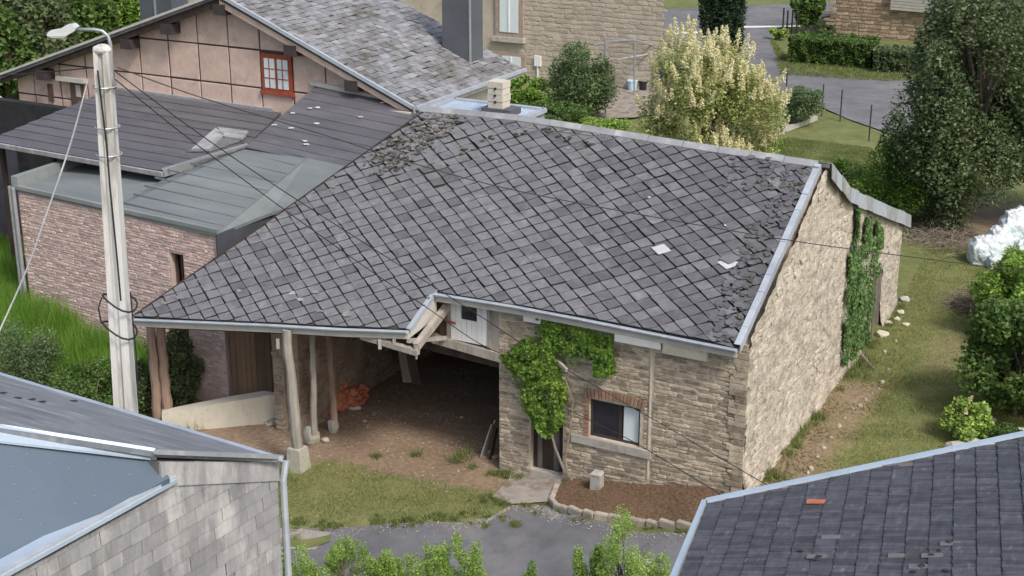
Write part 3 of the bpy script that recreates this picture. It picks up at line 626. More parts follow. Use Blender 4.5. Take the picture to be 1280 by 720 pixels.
# ---------------- front wall
WT = 3.22; WL = 5.66
fw = MB(); wins = onV(737, 497, 0), onV(799, 557, 0)
WU0, WU1, WZ0, WZ1 = 2.28, 3.46, .58, 1.47
DU0, DU1, DZ1 = 4.08, 4.87, 1.05
def wallbox(mb, u0, u1, z0, z1, v0=0, v1=.5): mb.ubox(u0, u1, v0, v1, z0, z1)
wallbox(fw, 0, WU0, -1.5, WT+.1); wallbox(fw, WU0, WU1, -1.5, WZ0); wallbox(fw, WU0, WU1, WZ1, WT+.1); wallbox(fw, WU1, DU0, -1.5, WT+.1); wallbox(fw, DU0, DU1, DZ1, WT+.1); wallbox(fw, DU1, WL, -1.5, WT+.1)
fwall = obj('front_wall', fw, M['mortar'], barn)
random.seed(21)
st = stonecells(.05, WL-.02, -1.0, WT-.05, .06, .125, .14, .46)
holes = [(WU0-.08, WU1+.08, WZ0-.22, WZ1+.16), (DU0-.03, DU1+.03, -1.5, DZ1+.12), (WL, 9, -2, 9)]
st = [(-a, b, c, d) for a, b, c, d in trim(st, holes+[(-5, .0, -9, 9), (2.0, 2.11, -9, 3)])]
lay(fwall, 'stone', L(0, 0, 0), -Vector(EU), EZ, st, STN, M['stone'], limit=300, thick=.032, inset=.010, jit=.008, rot=.04, tj=.03, stuff='stone_field', shapejit=.06, prot=.5, nvar=10)
# pointed strip, coping blocks under the eave
mb = MB(); p0 = onV(818, 425, -.02); mb.ubox(2.04, 2.075, -.03, 0, -.1, 3.0); obj('pointing_strip', mb, M['cream'], fwall)
for (x0, x1, y) in [(655, 676, 392), (769, 826, 417), (829, 884, 432)]:
    a = onV(x0, y, -.1); b = onV(x1, y+(x1-x0)*.17, -.1); mb = MB(); mb.ubox(b[0], a[0], -.13, .1, a[2]-.16, a[2]+.1); obj('wall_plate_block', mb, M['white'] if x0 < 800 else M['cream'], fwall)
mb = MB(); mb.ubox(4.6, 5.8, -.05, .0, WT-.22, WT+.02); obj('wall_plate', mb, M['greywood'], fwall)
# quoins at the right corner
for k in range(26):
    z = -.35+k*.135; ln = random.choice((.2, .34, .28)); mb = MB(); mb.ubox(-.03, ln, -.022-random.uniform(0, .012), .02, z, z+.118); obj('quoin', mb, M['stone'], fwall)
# window
win = MB(); t_ = .06
for (a, b, c, d) in [(WU0, WU1, WZ0, WZ0+t_), (WU0, WU1, WZ1-t_, WZ1), (WU0, WU0+t_, WZ0, WZ1), (WU1-t_, WU1, WZ0, WZ1)]: win.ubox(a, b, .08, .14, c+.001*(a == WU0), d)
win.ubox((WU0+WU1)/2-.1-.03, (WU0+WU1)/2-.1+.03, .085, .145, WZ0, WZ1)
window = obj('window', win, M['frame'], barn)
mb = MB(); mb.ubox(2.72, WU1-t_, .10, .115, WZ0+.03, WZ1-.03); obj('pane', mb, M['glass'], window, label='dark pane')
mb = MB(); u0, u1, z0, z1 = WU0+.03, 2.69, WZ0+.05, WZ1-.05
mb.prism([L(u0, .09, z0), L(u1, .09, z0), L(u1, .09, z1), L((u0+u1)/2, .09, z1-.01), L(u0, .09, z1-.08)], Vector(EV)*.02); obj('pane', mb, M['whitepane'], window, label='right pane covered with a pale panel')
mb = MB(); mb.ubox(WU0-.05, WU1+.05, .15, .5, WZ0-.05, WZ1+.05); obj('dark_room_block', mb, M['black'], window)  # solid black block, its colour stands in for the unlit room
mb = MB(); mb.ubox(2.0, 3.86, -.06, .1, WZ0-.19, WZ0-.01); obj('sill', mb, M['sill'], window)
n = 17
for k in range(n):                 # brick arch, soldier course
    t = (k+.5)/n; u = WU1+.12-(WU1-WU0+.24)*t; rise = .09*(1-(2*t-1)**2); ang = (t-.5)*-.42
    c = L(u, -.005, WZ1-.02+rise+.11); ax = Vector(EU)*math.cos(ang)+Vector(EZ)*math.sin(ang)*-1; az = Vector(EZ)*math.cos(ang)+Vector(EU)*math.sin(ang)
    mb = MB(); mb.box(c, ax*.029, Vector(EV)*.03, az*.11*random.uniform(.93, 1.03)); obj('brick', mb, M['brick'], window)
for side, u in ((0, WU1+.07), (1, 4.87+.0)):
    for k in range(9 if side == 0 else 0):
        mb = MB(); z = WZ0+k*.1; ln = random.choice((.1, .17)); mb.ubox(WU1+.005, WU1+.005+ln, -.03, .05, z, z+.082); obj('brick', mb, M['brick'], window)
# plank door
mb = MB(); mb.ubox(DU0, DU1, .2, .5, -1, DZ1); door = obj('door', mb, M['black'], barn)  # black block behind the planks stands in for the dark inside
k = 0; u = DU0
while u < DU1-.02:
    wd = random.uniform(.10, .16); wd = min(wd, DU1-u); mb = MB(); mb.ubox(u+.004, u+wd-.004, .12+random.uniform(0, .012), .15, zg(4.5, 0)+.2, DZ1); obj('plank', mb, M['darkwood'] if k % 3 != 1 else mat('grey_door_plank%d' % k, (.09,.08,.075), (.17,.15,.14), 6, .9, .6, 30, 0, stretch=(1,1,.2)), door); u += wd; k += 1
mb = MB(); mb.ubox(DU0, DU1, -.02, .5, zg(4.5, 0)-.3, zg(4.5, 0)+.17); obj('threshold', mb, M['sill'], door)
mb = MB(); mb.ubox(DU0-.1, DU1+.1, -.02, .3, DZ1, DZ1+.14); obj('lintel', mb, M['greywood'], door)
# ---------------- gable wall, roughcast
top_ = [(0, 3.44), (peakV, peakZ-.12), (peakV+1.7, peakZ-1.1), (12.0, 2.82)]
def gtop(v):
    for (a, za), (b, zb) in zip(top_[:-1], top_[1:]):
        if v <= b: return za+(zb-za)*(v-a)/(b-a)
    return top_[-1][1]
gv = np.arange(0, 11.951, .05); gz = np.linspace(0, 1, 100); gvs = []; fs_ = []
dv0, dv1 = onU(1087, 350, 0)[1]+.3, onU(1103, 345, 0)[1]; dzt = 2.0
DV0, DV1 = 9.15, 10.25
V3 = []
for v in gv:
    zb = -.6; zt = gtop(v)
    for t in gz:
        z = zb+(zt-zb)*t; h = .05*noise.noise(Vector((v*1.1, z*1.1, 2)))+.035*noise.noise(Vector((v*3.5, z*5.2, 7)))+.022*noise.noise(Vector((v*9, z*13, 4)))
        flare = .12*max(0, 1-(z-zg(0, v))/.9)**2
        V3.append(L(-.03-h-flare, v, z))
mb = MB(); mb.v = [tuple(p) for p in V3]
for i in range(len(gv)-1):
    for j in range(99):
        v, z = gv[i]+.025, -.6+(gtop(gv[i])+.6)*(j+.5)/99
        if DV0 < v < DV1 and z < dzt: continue
        a = i*100+j; mb.f.append((a, a+1, a+101, a+100))
gw = obj('gable_wall', mb, M['render'], barn, smooth=True)
random.seed(77)
gst = trim(stonecells(.05, 11.9, -.4, 6.0, .11, .2, .18, .5), [(DV0-.05, DV1+.05, -1, dzt+.1)])
lay(gw, 'stone', L(-.03, 0, 0), EV, EZ, [c for c in gst if random.random() < .68], STN, mat('limewashed_rubble', (.38,.335,.27), (.64,.58,.49), 3.5, .95, .55, 22, .10, c3=(.27,.235,.19), c3at=.6, c3scale=6, c3w=.09, bdist=.05, detail=12),
    poly=[(0, -.5), (11.9, -.5), (11.9, 2.6), (peakV+1.7, peakZ-1.3), (peakV, peakZ-.35), (0, 3.2)], limit=300, thick=.03, inset=.025, jit=.02, rot=.06, tj=.05, stuff='stone_field', shapejit=.09, prot=.6, nvar=12, zf=lambda v, z: .12*max(0, 1-(z-.1)/.9)**2-.012)
mb = MB(); mb.ubox(.1, .45, 0, DV0, -.6, 2.7); mb.ubox(.1, .45, DV1, 11.9, -.6, 2.6); mb.ubox(.1, .45, DV0, DV1, 2.0, 2.6)
mb.prism([L(.1, 0, 2.7), L(.1, peakV, peakZ-.2), L(.1, 11.9, 2.7)], Vector(EU)*.35); obj('gable_core', mb, M['mortar'], barn)
mb = MB(); mb.ubox(-.04, .5, 11.9, 12.0, -.6, 2.7); mb.ubox(.5, 10.4, 11.9, 12.2, -.6, 2.6); obj('rear_wall', mb, M['render'], barn)
mb = MB(); mb.ubox(.25, .3, DV0, DV1, -.2, 2.0); rd = obj('rear_door', mb, M['darkwood'], barn)
mb = MB(); mb.ubox(-.05, .3, DV0-.1, DV1+.12, 1.98, 2.1); mb.ubox(-.02, .3, DV1-.001, DV1+.12, 0, 1.98); obj('door_frame', mb, M['greywood'], rd)
mb = MB(); mb.ubox(-.12, .02, DV0-.06, DV0+.02, 0, 1.1); obj('jamb_post', mb, M['greywood'], rd)
# ---------------- hatch over the carport opening
HU0, HU1, HZ0, HZ1 = 5.86, 6.88, 2.2, 3.3
hat = MB(); hat.ubox(HU0+.09, HU1, .02, .05, HZ0, HZ1); hatch = obj('hatch', hat, M['white'], barn)
for k in range(7):
    a = HU0+.09+k*(HU1-HU0-.09)/7; b = a+(HU1-HU0-.09)/7-.008; mb = MB()
    if 1 < k < 5: mb.ubox(a, b, -.012, .018, HZ0, 2.72)
    else: mb.ubox(a, b, -.012, .018, HZ0, HZ1)
    obj('plank', mb, M['white'], hatch)
mb = MB(); mb.ubox(HU0+.33, HU0+.73, -.008, .016, 2.73, 3.16); obj('window_opening', mb, M['glass'], hatch)
mb = MB(); mb.ubox(HU0+.02, HU0+.09, -.03, .08, HZ0-.02, HZ1); mb.ubox(HU0-.2, HU0+.02, .0, .3, HZ0-.1, HZ1-.001); mb.ubox(HU1, HU1+.1, -.02, .1, HZ0-.02, HZ1); mb.ubox(HU0, HU1+.12, -.01, .06, HZ1+.001, HZ1+.1); obj('hatch_frame', mb, M['greywood'], barn)
mb = MB(); mb.ubox(HU1+.1, HU1+.32, .03, .3, 1.9, HZ1-.02); obj('dark_gap_board', mb, M['brownwood'], barn)
mb = MB(); mb.beam(L(HU1+.2, -.03, 2.66), L(HU1-.14, -.05, 2.6), .03, .04); obj('hinge', mb, mat('rusty_iron', (.25,.09,.05), (.35,.13,.08)), hatch)
mb = MB(); mb.beam(L(5.45, .02, 1.98), L(7.35, .02, 2.13), .16, .2); obj('lintel_beam', mb, M['greywood'], barn)
mb = MB(); mb.beam(L(5.5, .2, 1.80), L(10.8, .2, 2.05), .3, .2); obj('lintel_beam', mb, M['darkwood'], barn)
mb = MB(); mb.ubox(HU1+.3, 10.9, .1, .3, 2.1, 3.1); obj('inner_boards', mb, M['brownwood'], barn)
# brackets and beam ends beside the hatch
a = px3(516, 424, -.25); b = L(6.95, -.05, 2.95)
mb = MB(); mb.beam(a, b, .13, .17); mb.beam(b, L(6.9, .1, 3.0), .13, .17); obj('rafter', mb, M['greywood'], barn)
mb = MB(); mb.beam(L(7.0, 0, 2.2), a+Vector((0, 0, .1))+RU*.2, .07, .09); obj('brace', mb, M['greywood'], barn)
mb = MB(); mb.beam(a+Vector((0, 0, -.12))-RU*.05, a+RU*1.4+Vector((0, 0, .0)), .14, .12); mb.tube([a+Vector((0,0,.05)), a+Vector((0,0,-.28))], [.05, .02]); obj('beam_end', mb, M['greywood'], barn)
for i, x in enumerate((472, 490, 344)):
    t = px3(x, 418, -.16); mb = MB(); mb.beam(t, t+Vector((0, 0, -.22)), .06, .07, (1, 0, 0)); obj('peg', mb, M['greywood'], barn)
mb = MB(); mb.beam(px3(505, 416, -.3)+RV*.2, px3(170, 401, -.3)+RV*.2, .16, .16); obj('eave_plate', mb, M['darkwood'], barn)
# ---------------- carport inner walls
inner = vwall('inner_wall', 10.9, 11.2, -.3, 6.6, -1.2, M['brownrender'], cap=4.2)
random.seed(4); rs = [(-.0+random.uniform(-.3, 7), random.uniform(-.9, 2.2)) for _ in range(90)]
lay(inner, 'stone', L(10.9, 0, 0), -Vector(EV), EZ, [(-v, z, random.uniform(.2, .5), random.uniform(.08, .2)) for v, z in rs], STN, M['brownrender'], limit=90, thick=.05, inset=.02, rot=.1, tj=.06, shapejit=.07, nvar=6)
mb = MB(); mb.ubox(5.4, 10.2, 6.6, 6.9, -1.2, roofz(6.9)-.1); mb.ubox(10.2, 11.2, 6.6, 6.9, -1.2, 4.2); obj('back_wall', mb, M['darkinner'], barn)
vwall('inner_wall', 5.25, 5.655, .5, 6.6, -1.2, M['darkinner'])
mb = MB(); mb.ubox(11.3, 11.62, -.35, .12, -1.2, 2.7); pil = obj('stone_pillar', mb, M['brownrender'], barn)
st2 = stonecells(11.28, 11.62, -1.0, 2.7, .1, .16, .15, .34)
lay(pil, 'stone', L(0, -.35, 0), -Vector(EU), EZ, [(-a, b, c, d) for a, b, c, d in st2 if 11.26 < a-c/2 and a+c/2 < 11.68], STN, M['brownrender'], limit=100, thick=.06, inset=.012, tj=.04, shapejit=.06)
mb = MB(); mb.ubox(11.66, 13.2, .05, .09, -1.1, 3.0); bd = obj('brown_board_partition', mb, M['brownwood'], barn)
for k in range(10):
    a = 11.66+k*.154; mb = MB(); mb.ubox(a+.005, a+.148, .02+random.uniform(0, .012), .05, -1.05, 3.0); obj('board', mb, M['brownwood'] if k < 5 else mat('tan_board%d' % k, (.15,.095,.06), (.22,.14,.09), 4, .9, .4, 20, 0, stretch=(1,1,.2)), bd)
# posts on stone pads
def post(px, pyb, pyt, pxt, vv, r, m, lab_, pad, lean=0):
    b = onV(px, pyb, vv); t = onplane(pxt, pyt, L(*b), (0, 1, 0)); B = L(*b); T = Vector(t)+Vector((0, 0, .05)); n = 9; pts = [B.lerp(T, i/n)+Vector((random.uniform(-.02, .02), random.uniform(-.02, .02), 0)) for i in range(n+1)]
    mb = MB(); mb.tube(pts, [r*(1.1-.2*i/n)*random.uniform(.92, 1.08) for i in range(n+1)], 9); return obj('post', mb, m, barn, label=lab_), b
post(372, 560, 415, 358, -1.8, .115, M['greywood'], 'stout grey post on a squared concrete block', 0)
post(393, 543, 418, 391, -1.0, .075, M['greywood'], 'slim grey post', 0)
post(418, 524, 418, 411, -.4, .075, mat('post_brown', (.17,.12,.09), (.27,.19,.15), 6, .9, .6, 20, 0, stretch=(1,1,.15)), 'slim brown post', 0)
post(198, 522, 404, 188, -1.45, .12, M['redpost'], 'reddish cracked post, left of the pair', 0)
post(210, 516, 404, 201, -1.35, .115, M['redpost'], 'reddish post, right of the pair', 0)
def taper(mb, c, s0, s1, h):
    c = Vector(c); U_, V_ = Vector(EU), Vector(EV); a = [c+U_*i*s0+V_*j*s0 for i, j in ((-1,-1),(1,-1),(1,1),(-1,1))]; b = [c+U_*i*s1+V_*j*s1+Vector((0,0,h)) for i, j in ((-1,-1),(1,-1),(1,1),(-1,1))]
    return mb.add(a+b, [(3,2,1,0),(4,5,6,7)]+[(i, (i+1) % 4, (i+1) % 4+4, i+4) for i in range(4)])
q = onV(372, 560, -1.8); z0 = zg(q[0], q[1]); mb = MB(); taper(mb, L(q[0], q[1], z0-.1), .21, .165, q[2]-z0+.12); obj('block', mb, M['block'], barn, label='tapered mossy concrete post base')
for (x, y, rx, rz, sd_) in [(389, 553, .22, .25, 3), (417, 540, .13, .24, 6), (407, 552, .1, .07, 9)]:
    q = G(x, y); mb = MB(); mb.rock(L(q[0], q[1], q[2]+rz*.6), (rx, rx*.8, rz), sd_, 2, .2); tag(obj('boulder', mb, M['block'], smooth=False), ['rounded grey stone at the foot of the middle carport post', 'upright grey stone at the foot of the brown carport post', 'small flat stone between the two carport footing stones'][(389, 417, 407).index(x)], 'boulder')
# low cream wall
mb = MB(); A_, B_ = L(13.95, -1.75, 0), L(11.6, .1, 0); d_ = (B_-A_).normalized(); pp = d_.cross(Vector((0, 0, 1)))
zz = -1.2; mb.prism([A_+Vector((0,0,zz)), B_+Vector((0,0,zz)), B_+Vector((0,0,-.1)), A_.lerp(B_, .5)+Vector((0,0,-.26)), A_+Vector((0,0,-.48))], pp*-.34); obj('low_wall', mb, M['cream'], label='low cream rendered wall under the left end of the carport roof', cat='low wall')

# =================================================================== CLUTTER ROUND THE BARN
def rockpx(name, label, cat, x, y, r, m, sd_=1, amp=.25, sink=.5, group=None):
    q = G(x, y); mb = MB(); mb.rock(L(q[0], q[1], q[2]+r[2]*sink), r, sd_, 2, amp); return tag(obj(name, mb, m), label, cat, group)
q = onU(424, 500, 10.75); root = empty('plastic_heap', L(10.5, 1.3, -.85), 'heap of rust orange plastic netting piled against the inner carport wall', 'netting')
mb = MB(); q = G(424, 512)
for k, (dx, dz, rr) in enumerate([(0, .15, .3), (.35, .1, .22), (-.3, .12, .22), (.05, .45, .2), (.5, .25, .16), (-.15, .3, .2), (.2, .3, .22)]): mb = MB(); mb.rock(L(q[0]-.05-dx*.3, q[1]+.1+dx*1.2, q[2]+dz), (rr, rr*.9, rr*.9), k+4, 3, .75); obj('netting', mb, M['shedpaint'], root)
mb = MB(); q = G(443, 512); mb.rock(L(q[0], q[1], q[2]+.05), (.18, .07, .07), 3, 2, .2); tag(obj('pale_stone', mb, M['cream']), 'pale stone lying on the earth right of the orange heap', 'stone')
random.seed(3)
for k, (x, y, sz) in enumerate([(345, 530, .22), (365, 523, .14), (352, 524, .2), (337, 531, .14), (468, 517, .07), (456, 527, .06), (480, 545, .06), (577, 522, .05), (620, 573, .12), (612, 566, .09), (604, 572, .07)]):
    lab = ['long flat stone lying below the low cream wall', 'stone between the cream wall end and the stout post', 'grey rubble stone at the foot of the low cream wall', 'small rubble stone below the cream wall', None, None, None, None, 'stone at the foot of the wall corner beside the leaning boards', None, None][k]
    q = G(x, y); mb = MB(); mb.rock(L(q[0], q[1], q[2]+sz*.25), (sz, sz*.7, sz*.45), k, 2, .3); o = obj('stone', mb, M['block'] if k % 2 else M['flag'])
    tag(o, lab or 'small loose stone lying on the bare earth of the carport', 'stone', None if lab else 'loose stones on the carport floor')
for k, (x0, y0, x1, y1, lab) in enumerate([(602, 572, 616, 535, 'grey board leaning on the carport wall corner, nearest of three'), (607, 568, 620, 530, 'middle grey board leaning on the carport wall corner'), (613, 574, 621, 540, 'short dark board leaning against the carport wall corner, rightmost')]):
    b = G(x0, y0); t = onV(x1, y1, b[1]+.25); mb = MB(); mb.beam(L(*b), L(min(t[0], 9), t[1], t[2]+.1), .13, .03, EU); tag(obj('leaning_board', mb, M['greywood'] if k != 2 else M['darkwood']), lab, 'board', 'boards leaning at the wall corner')
hb = empty('hanging_boards', L(8.0, 1.2, 1.2), 'two broad grey boards hanging askew below the carport beam', 'boards')
for k, (xa, ya, xb, yb) in enumerate([(503, 432, 510, 478), (512, 432, 521, 480)]):
    a, b = onV(xa, ya, .9), onV(xb, yb, .9); mb = MB(); mb.beam(L(*a), L(*b), .27, .03, EV); obj('board', mb, M['darkwood'] if k else mat('dim_grey_board', (.09,.08,.07), (.16,.145,.13), 6, .9, .6, 30, 0, stretch=(1,1,.2)), hb)
q = G(746, 615); mb = MB(); taper(mb, L(q[0], q[1], q[2]+.08), .115, .105, .36); c = L(q[0], q[1], q[2]+.44); taper(mb, c, .12, .085, .05)
tag(obj('stone_block', mb, M['sill']), 'upright pale square stone block standing in the mulch bed below the window', 'stone block')
for k, (x, y, sz) in enumerate([(1131, 376, .16), (1126, 392, .11), (1132, 407, .1), (1103, 420, .17), (1110, 405, .11), (1121, 400, .1)]):
    rockpx('stone', ['large pale stone behind the rear corner of the roughcast wall', 'pale stone in the grass at the rear wall corner', 'small white stone lying in the grass past the rear door', 'flat pale stone at the foot of the rear door', 'small stone beside the rear door jamb', 'small stone against the rear wall corner'][k], 'stone', x, y, (sz, sz*.8, sz*.6), M['cream'] if k != 0 else M['sill'], k)
pts = [(1120, 427), (1106, 440), (1110, 463), (1103, 478), (1098, 487), (1090, 493), (1082, 500), (1075, 508), (1066, 512), (1056, 524), (1049, 533), (1038, 548), (1030, 560), (1022, 572), (1014, 586), (1010, 592)]
for k, (x, y) in enumerate(pts):
    q = G(x, y); mb = MB(); r_ = random.uniform(.035, .07); mb.rock(L(q[0], q[1], q[2]+.01), (r_, r_*1.6, .05), k, 1, .3); tag(obj('edging_stone', mb, M['kerb']), 'small stone in the half-buried row edging the strip along the roughcast wall', 'edging stone', 'edging stones along the gable strip')
q0, q1 = G(1076, 455), G(1092, 462); mb = MB(); mb.tube([L(q0[0], q0[1], q0[2]+.25), L((q0[0]+q1[0])/2, (q0[1]+q1[1])/2, q0[2]+.12), L(q1[0], q1[1], q1[2]+.03)], [.04, .035, .03]); tag(obj('fallen_branch', mb, M['twig']), 'bare bent branch lying on the brown strip by the gable wall', 'branch')
# twigs heap
def twigheap(label, q, rx, h, n, seed):
    r = random.Random(seed); mb = MB(); b = L(*q)
    for _ in range(n):
        a = b+Vector((r.gauss(0, .45)*rx, r.gauss(0, .45)*rx, abs(r.gauss(0, .4))*h)); d = Vector((r.gauss(0, 1), r.gauss(0, 1), r.gauss(0, .5))).normalized()*r.uniform(.1, .3); mb.tube([a-d, a+d+Vector((0, 0, .03))], [.011, .006], 3)
    return tag(obj('twig_heap', mb, M['twig'], kind='stuff'), label, 'twig heap')
twigheap('heap of dry grey twigs at the edge of the right lawn', G(1212, 385), .6, .5, 420, 1)
twigheap('low brown brushwood heap in the shade under the big right tree', G(1175, 300), 1.4, .35, 500, 2)

# climbing plants on the walls
vine = empty('climbing_vine', L(4.2, -.1, zg(4.2, -.1)), 'bright green climbing vine over the plank door of the stone front wall', 'vine')
vp = []
def pv(*pp): return [(onV(x, y, -.08)[0], onV(x, y, -.08)[2]) for x, y in pp]
V1 = [pv((672, 395), (735, 408), (752, 425), (740, 452), (718, 455), (700, 470), (676, 480), (664, 450)), pv((650, 425), (690, 415), (700, 470), (668, 480), (640, 462), (630, 450)), pv((640, 470), (700, 455), (712, 490), (705, 530), (690, 545), (672, 532), (655, 505)), pv((742, 425), (767, 430), (770, 466), (750, 466)), pv((680, 400), (765, 420), (766, 432), (700, 430))]
V_, F_ = wallleaves(C0-.08*EV, EU, EZ, -EV, V1, 9500, .08, 3, .13); npobj('foliage', V_, F_, M['leaf_bright'], vine)
V1b = [pv((632, 440), (668, 428), (690, 440), (680, 465), (645, 470)), pv((672, 480), (704, 470), (704, 520), (690, 545), (668, 520)), pv((745, 430), (766, 436), (768, 466), (750, 464))]
V_, F_ = wallleaves(C0-.22*EV, EU, EZ, -EV, V1b, 4200, .09, 8, .13); npobj('foliage', V_, F_, M['leaf_bright'], vine, label='brighter outer foliage')
mb = MB(); w_ = [onV(*p, -.1) for p in [(716, 603), (709, 590), (706, 572), (712, 540), (716, 500), (705, 470)]]; mb.tube([L(*p) for p in w_], [.035, .03, .03, .025, .02, .015], 6)
w_ = [onV(*p, -.12) for p in [(706, 590), (700, 575), (694, 560), (690, 545), (690, 510)]]; mb.tube([L(*p) for p in w_], [.03, .03, .028, .025, .02], 6); obj('stem', mb, M['twig'], vine, kind=None)
ivy = empty('wall_ivy', L(-.05, 8.5, zg(-.05, 8.5)), 'dense upright panel of ivy on the roughcast gable wall beside the rear door', 'ivy')
def pu(*pp): return [(onU(x, y, -.1)[1], onU(x, y, -.1)[2]) for x, y in pp]
V2 = [pu((1068, 292), (1101, 298), (1099, 343), (1093, 352), (1090, 380), (1084, 430), (1054, 446), (1055, 400), (1060, 345)), pu((1056, 400), (1087, 400), (1082, 438), (1052, 456)), pu((1070, 262), (1074, 262), (1074, 300), (1068, 300)), pu((1082, 270), (1087, 272), (1086, 305), (1080, 300)), pu((1094, 275), (1101, 278), (1102, 310), (1094, 305)), pu((1060, 320), (1070, 290), (1075, 380), (1056, 400))]
V_, F_ = wallleaves(C0-.1*EU, EV, EZ, -EU, V2, 17000, .085, 5, .055); npobj('foliage', V_, F_, M['leaf_ivy'], ivy)
mb = MB()
for k in range(7):
    v = 7.2+k*.35; mb.tube([L(-.1, v, zg(0, v)-.05), L(-.09, v+.05, 1.2), L(-.09, v+random.uniform(-.2, .2), 2.6)], [.03, .02, .012], 5)
obj('stem', mb, M['bark'], ivy, kind='stuff')

# =================================================================== PINK STONE ANNEX
FR, FL = onZ(272, 290, 3.7), onZ(22, 235, 3.7)
fr, fl = L(*FR), L(*FL); ad = (fl-fr); AW = math.hypot(ad.x, ad.y); ad = Vector((ad.x, ad.y, 0)).normalized(); an = Vector((ad.y, -ad.x, 0)); 
if an.dot(-Vector(EV)) < 0: an = -an
annex = empty('stone_annex', L(17, 1, zg(17, 1)), 'low pink stone annex with a grey-green membrane roof left of the barn', 'annex')
A0 = Vector((fr.x, fr.y, 0))
def AP(s_, z, d=0): return A0+ad*s_+an*d+Vector((0, 0, z))
def onA(px, py):
    q = Vector(onplane(px, py, A0, an)); return ((q-A0).dot(ad), q.z)
wl, wt = onA(212, 315); wr, wb = onA(231, 350); wb = .5
wa = MB()
def abox(mb, s0, s1, z0, z1, d0=-.35, d1=0): return mb.box(AP((s0+s1)/2, (z0+z1)/2, (d0+d1)/2), ad*(s1-s0)/2, an*(d1-d0)/2, Vector((0, 0, (z1-z0)/2)))
abox(wa, 0, wr, -1.4, 3.6); abox(wa, wl, AW, -1.4, 3.6); abox(wa, wr, wl, -1.4, wb); abox(wa, wr, wl, wt, 3.6)
awall = obj('front_wall', wa, M['pinkmortar'], annex)
random.seed(31); st = stonecells(0, AW, -.6, 3.56, .06, .1, .12, .34)
lay(awall, 'stone', A0, -ad, EZ, [(-a, b, c, d) for a, b, c, d in trim(st, [(wr-.02, wl+.02, wb-.03, wt+.05), (-5, 0, -9, 9), (AW, 99, -9, 9)])], STN, M['pink'], limit=300, thick=.03, inset=.01, jit=.006, rot=.03, tj=.03, stuff='stone_field', shapejit=.06, prot=.5)
mb = MB(); abox(mb, wr, wl, wb, wt, -.3, -.25); aw_ = obj('window', mb, M['glass'], annex)
mb = MB(); abox(mb, wr, wr+.05, wb, wt, -.22, -.15); abox(mb, wl-.05, wl, wb, wt, -.22, -.15); abox(mb, wr+.05, wl-.05, wt-.05, wt, -.22, -.15); abox(mb, (wl+wr)/2-.02, (wl+wr)/2+.02, wb, wt-.05, -.22, -.15); obj('window_frame', mb, M['brownwood'], aw_)
mb = MB(); mb.prism([L(13.4, .2, -1), L(13.4, 6.9, -1), L(13.4, 6.9, 5.3), L(13.4, 3.69, 4.55), L(13.4, .2, 3.5)], Vector(EU)*.3); obj('side_wall', mb, M['pink'], annex)
fe = L(*onZ(338, 266, 3.84)); mb = MB(); mb.prism([L(13.36, .0, 2.5), fe-Vector((0, 0, 1.3)), fe, L(13.36, .0, 3.66)], Vector(EU)*.04); obj('side_fascia', mb, mat('dark_fascia', (.055,.06,.075), (.075,.08,.095), 2, .6, .1), annex)
mb = MB(); mb.ubox(20.55, 20.85, .9, 6.9, -1, 3.5); obj('side_wall', mb, M['pink'], annex)
Lo = lambda t: L(*t)
pl = [(13.36, .02, 3.68), (17, .36, 3.70), (17, 2.35, 4.02), (15.37, 3.69, 4.72), (13.36, 3.69, 4.72)]
mb = MB(); mb.prism([Lo(p) for p in pl], (0, 0, -.08)); mem = obj('membrane_roof', mb, M['membrane'], annex)
mb = MB(); mb.prism([Lo(p) for p in [(17, .36, 3.70), (20.65, .66, 3.70), (20.8, 3.9, 3.80), (17, 3.9, 4.05), (17, 2.35, 4.02)]], (0, 0, -.08)); obj('membrane_roof', mb, M['membrane'], annex)
mb = MB(); mb.prism([Lo(p) for p in [(13.38, .03, 3.68), tuple(onZ(338, 266, 3.86)), (10.8, 3.75, 4.56), (13.38, 3.75, 4.71)]], (0, 0, -.08)); obj('membrane_roof', mb, M['membrane'], annex)
for k in range(9):                  # seams
    v = .55+k*.42; mb = MB(); z = 3.68+v*.286; mb.beam(L(13.4, v-.2, z-.075), L(16.9-(max(0, v-2.2))*1.1, v+.1, z-.022), .02, .05); obj('seam', mb, M['membrane'], mem)
mb = MB(); mb.beam(AP(-.04, 3.73, .02), AP(AW+.04, 3.73, .02), .1, .10); obj('roof_edge', mb, M['membranetrim'], annex)
mb = MB(); mb.beam(L(20.68, .68, 3.86), L(20.85, 3.95, 3.86), .22, .3); obj('parapet', mb, M['membranetrim'], annex)
mb = MB(); p0, p1 = AP(AW+.03, 3.75, .12), AP(AW+.03, .6, .12); mb.tube([p0, p1], .055, 8); mb.tube([p0+ad*.14, p1+ad*.14], .05, 8); obj('downpipe', mb, M['steel'], annex)
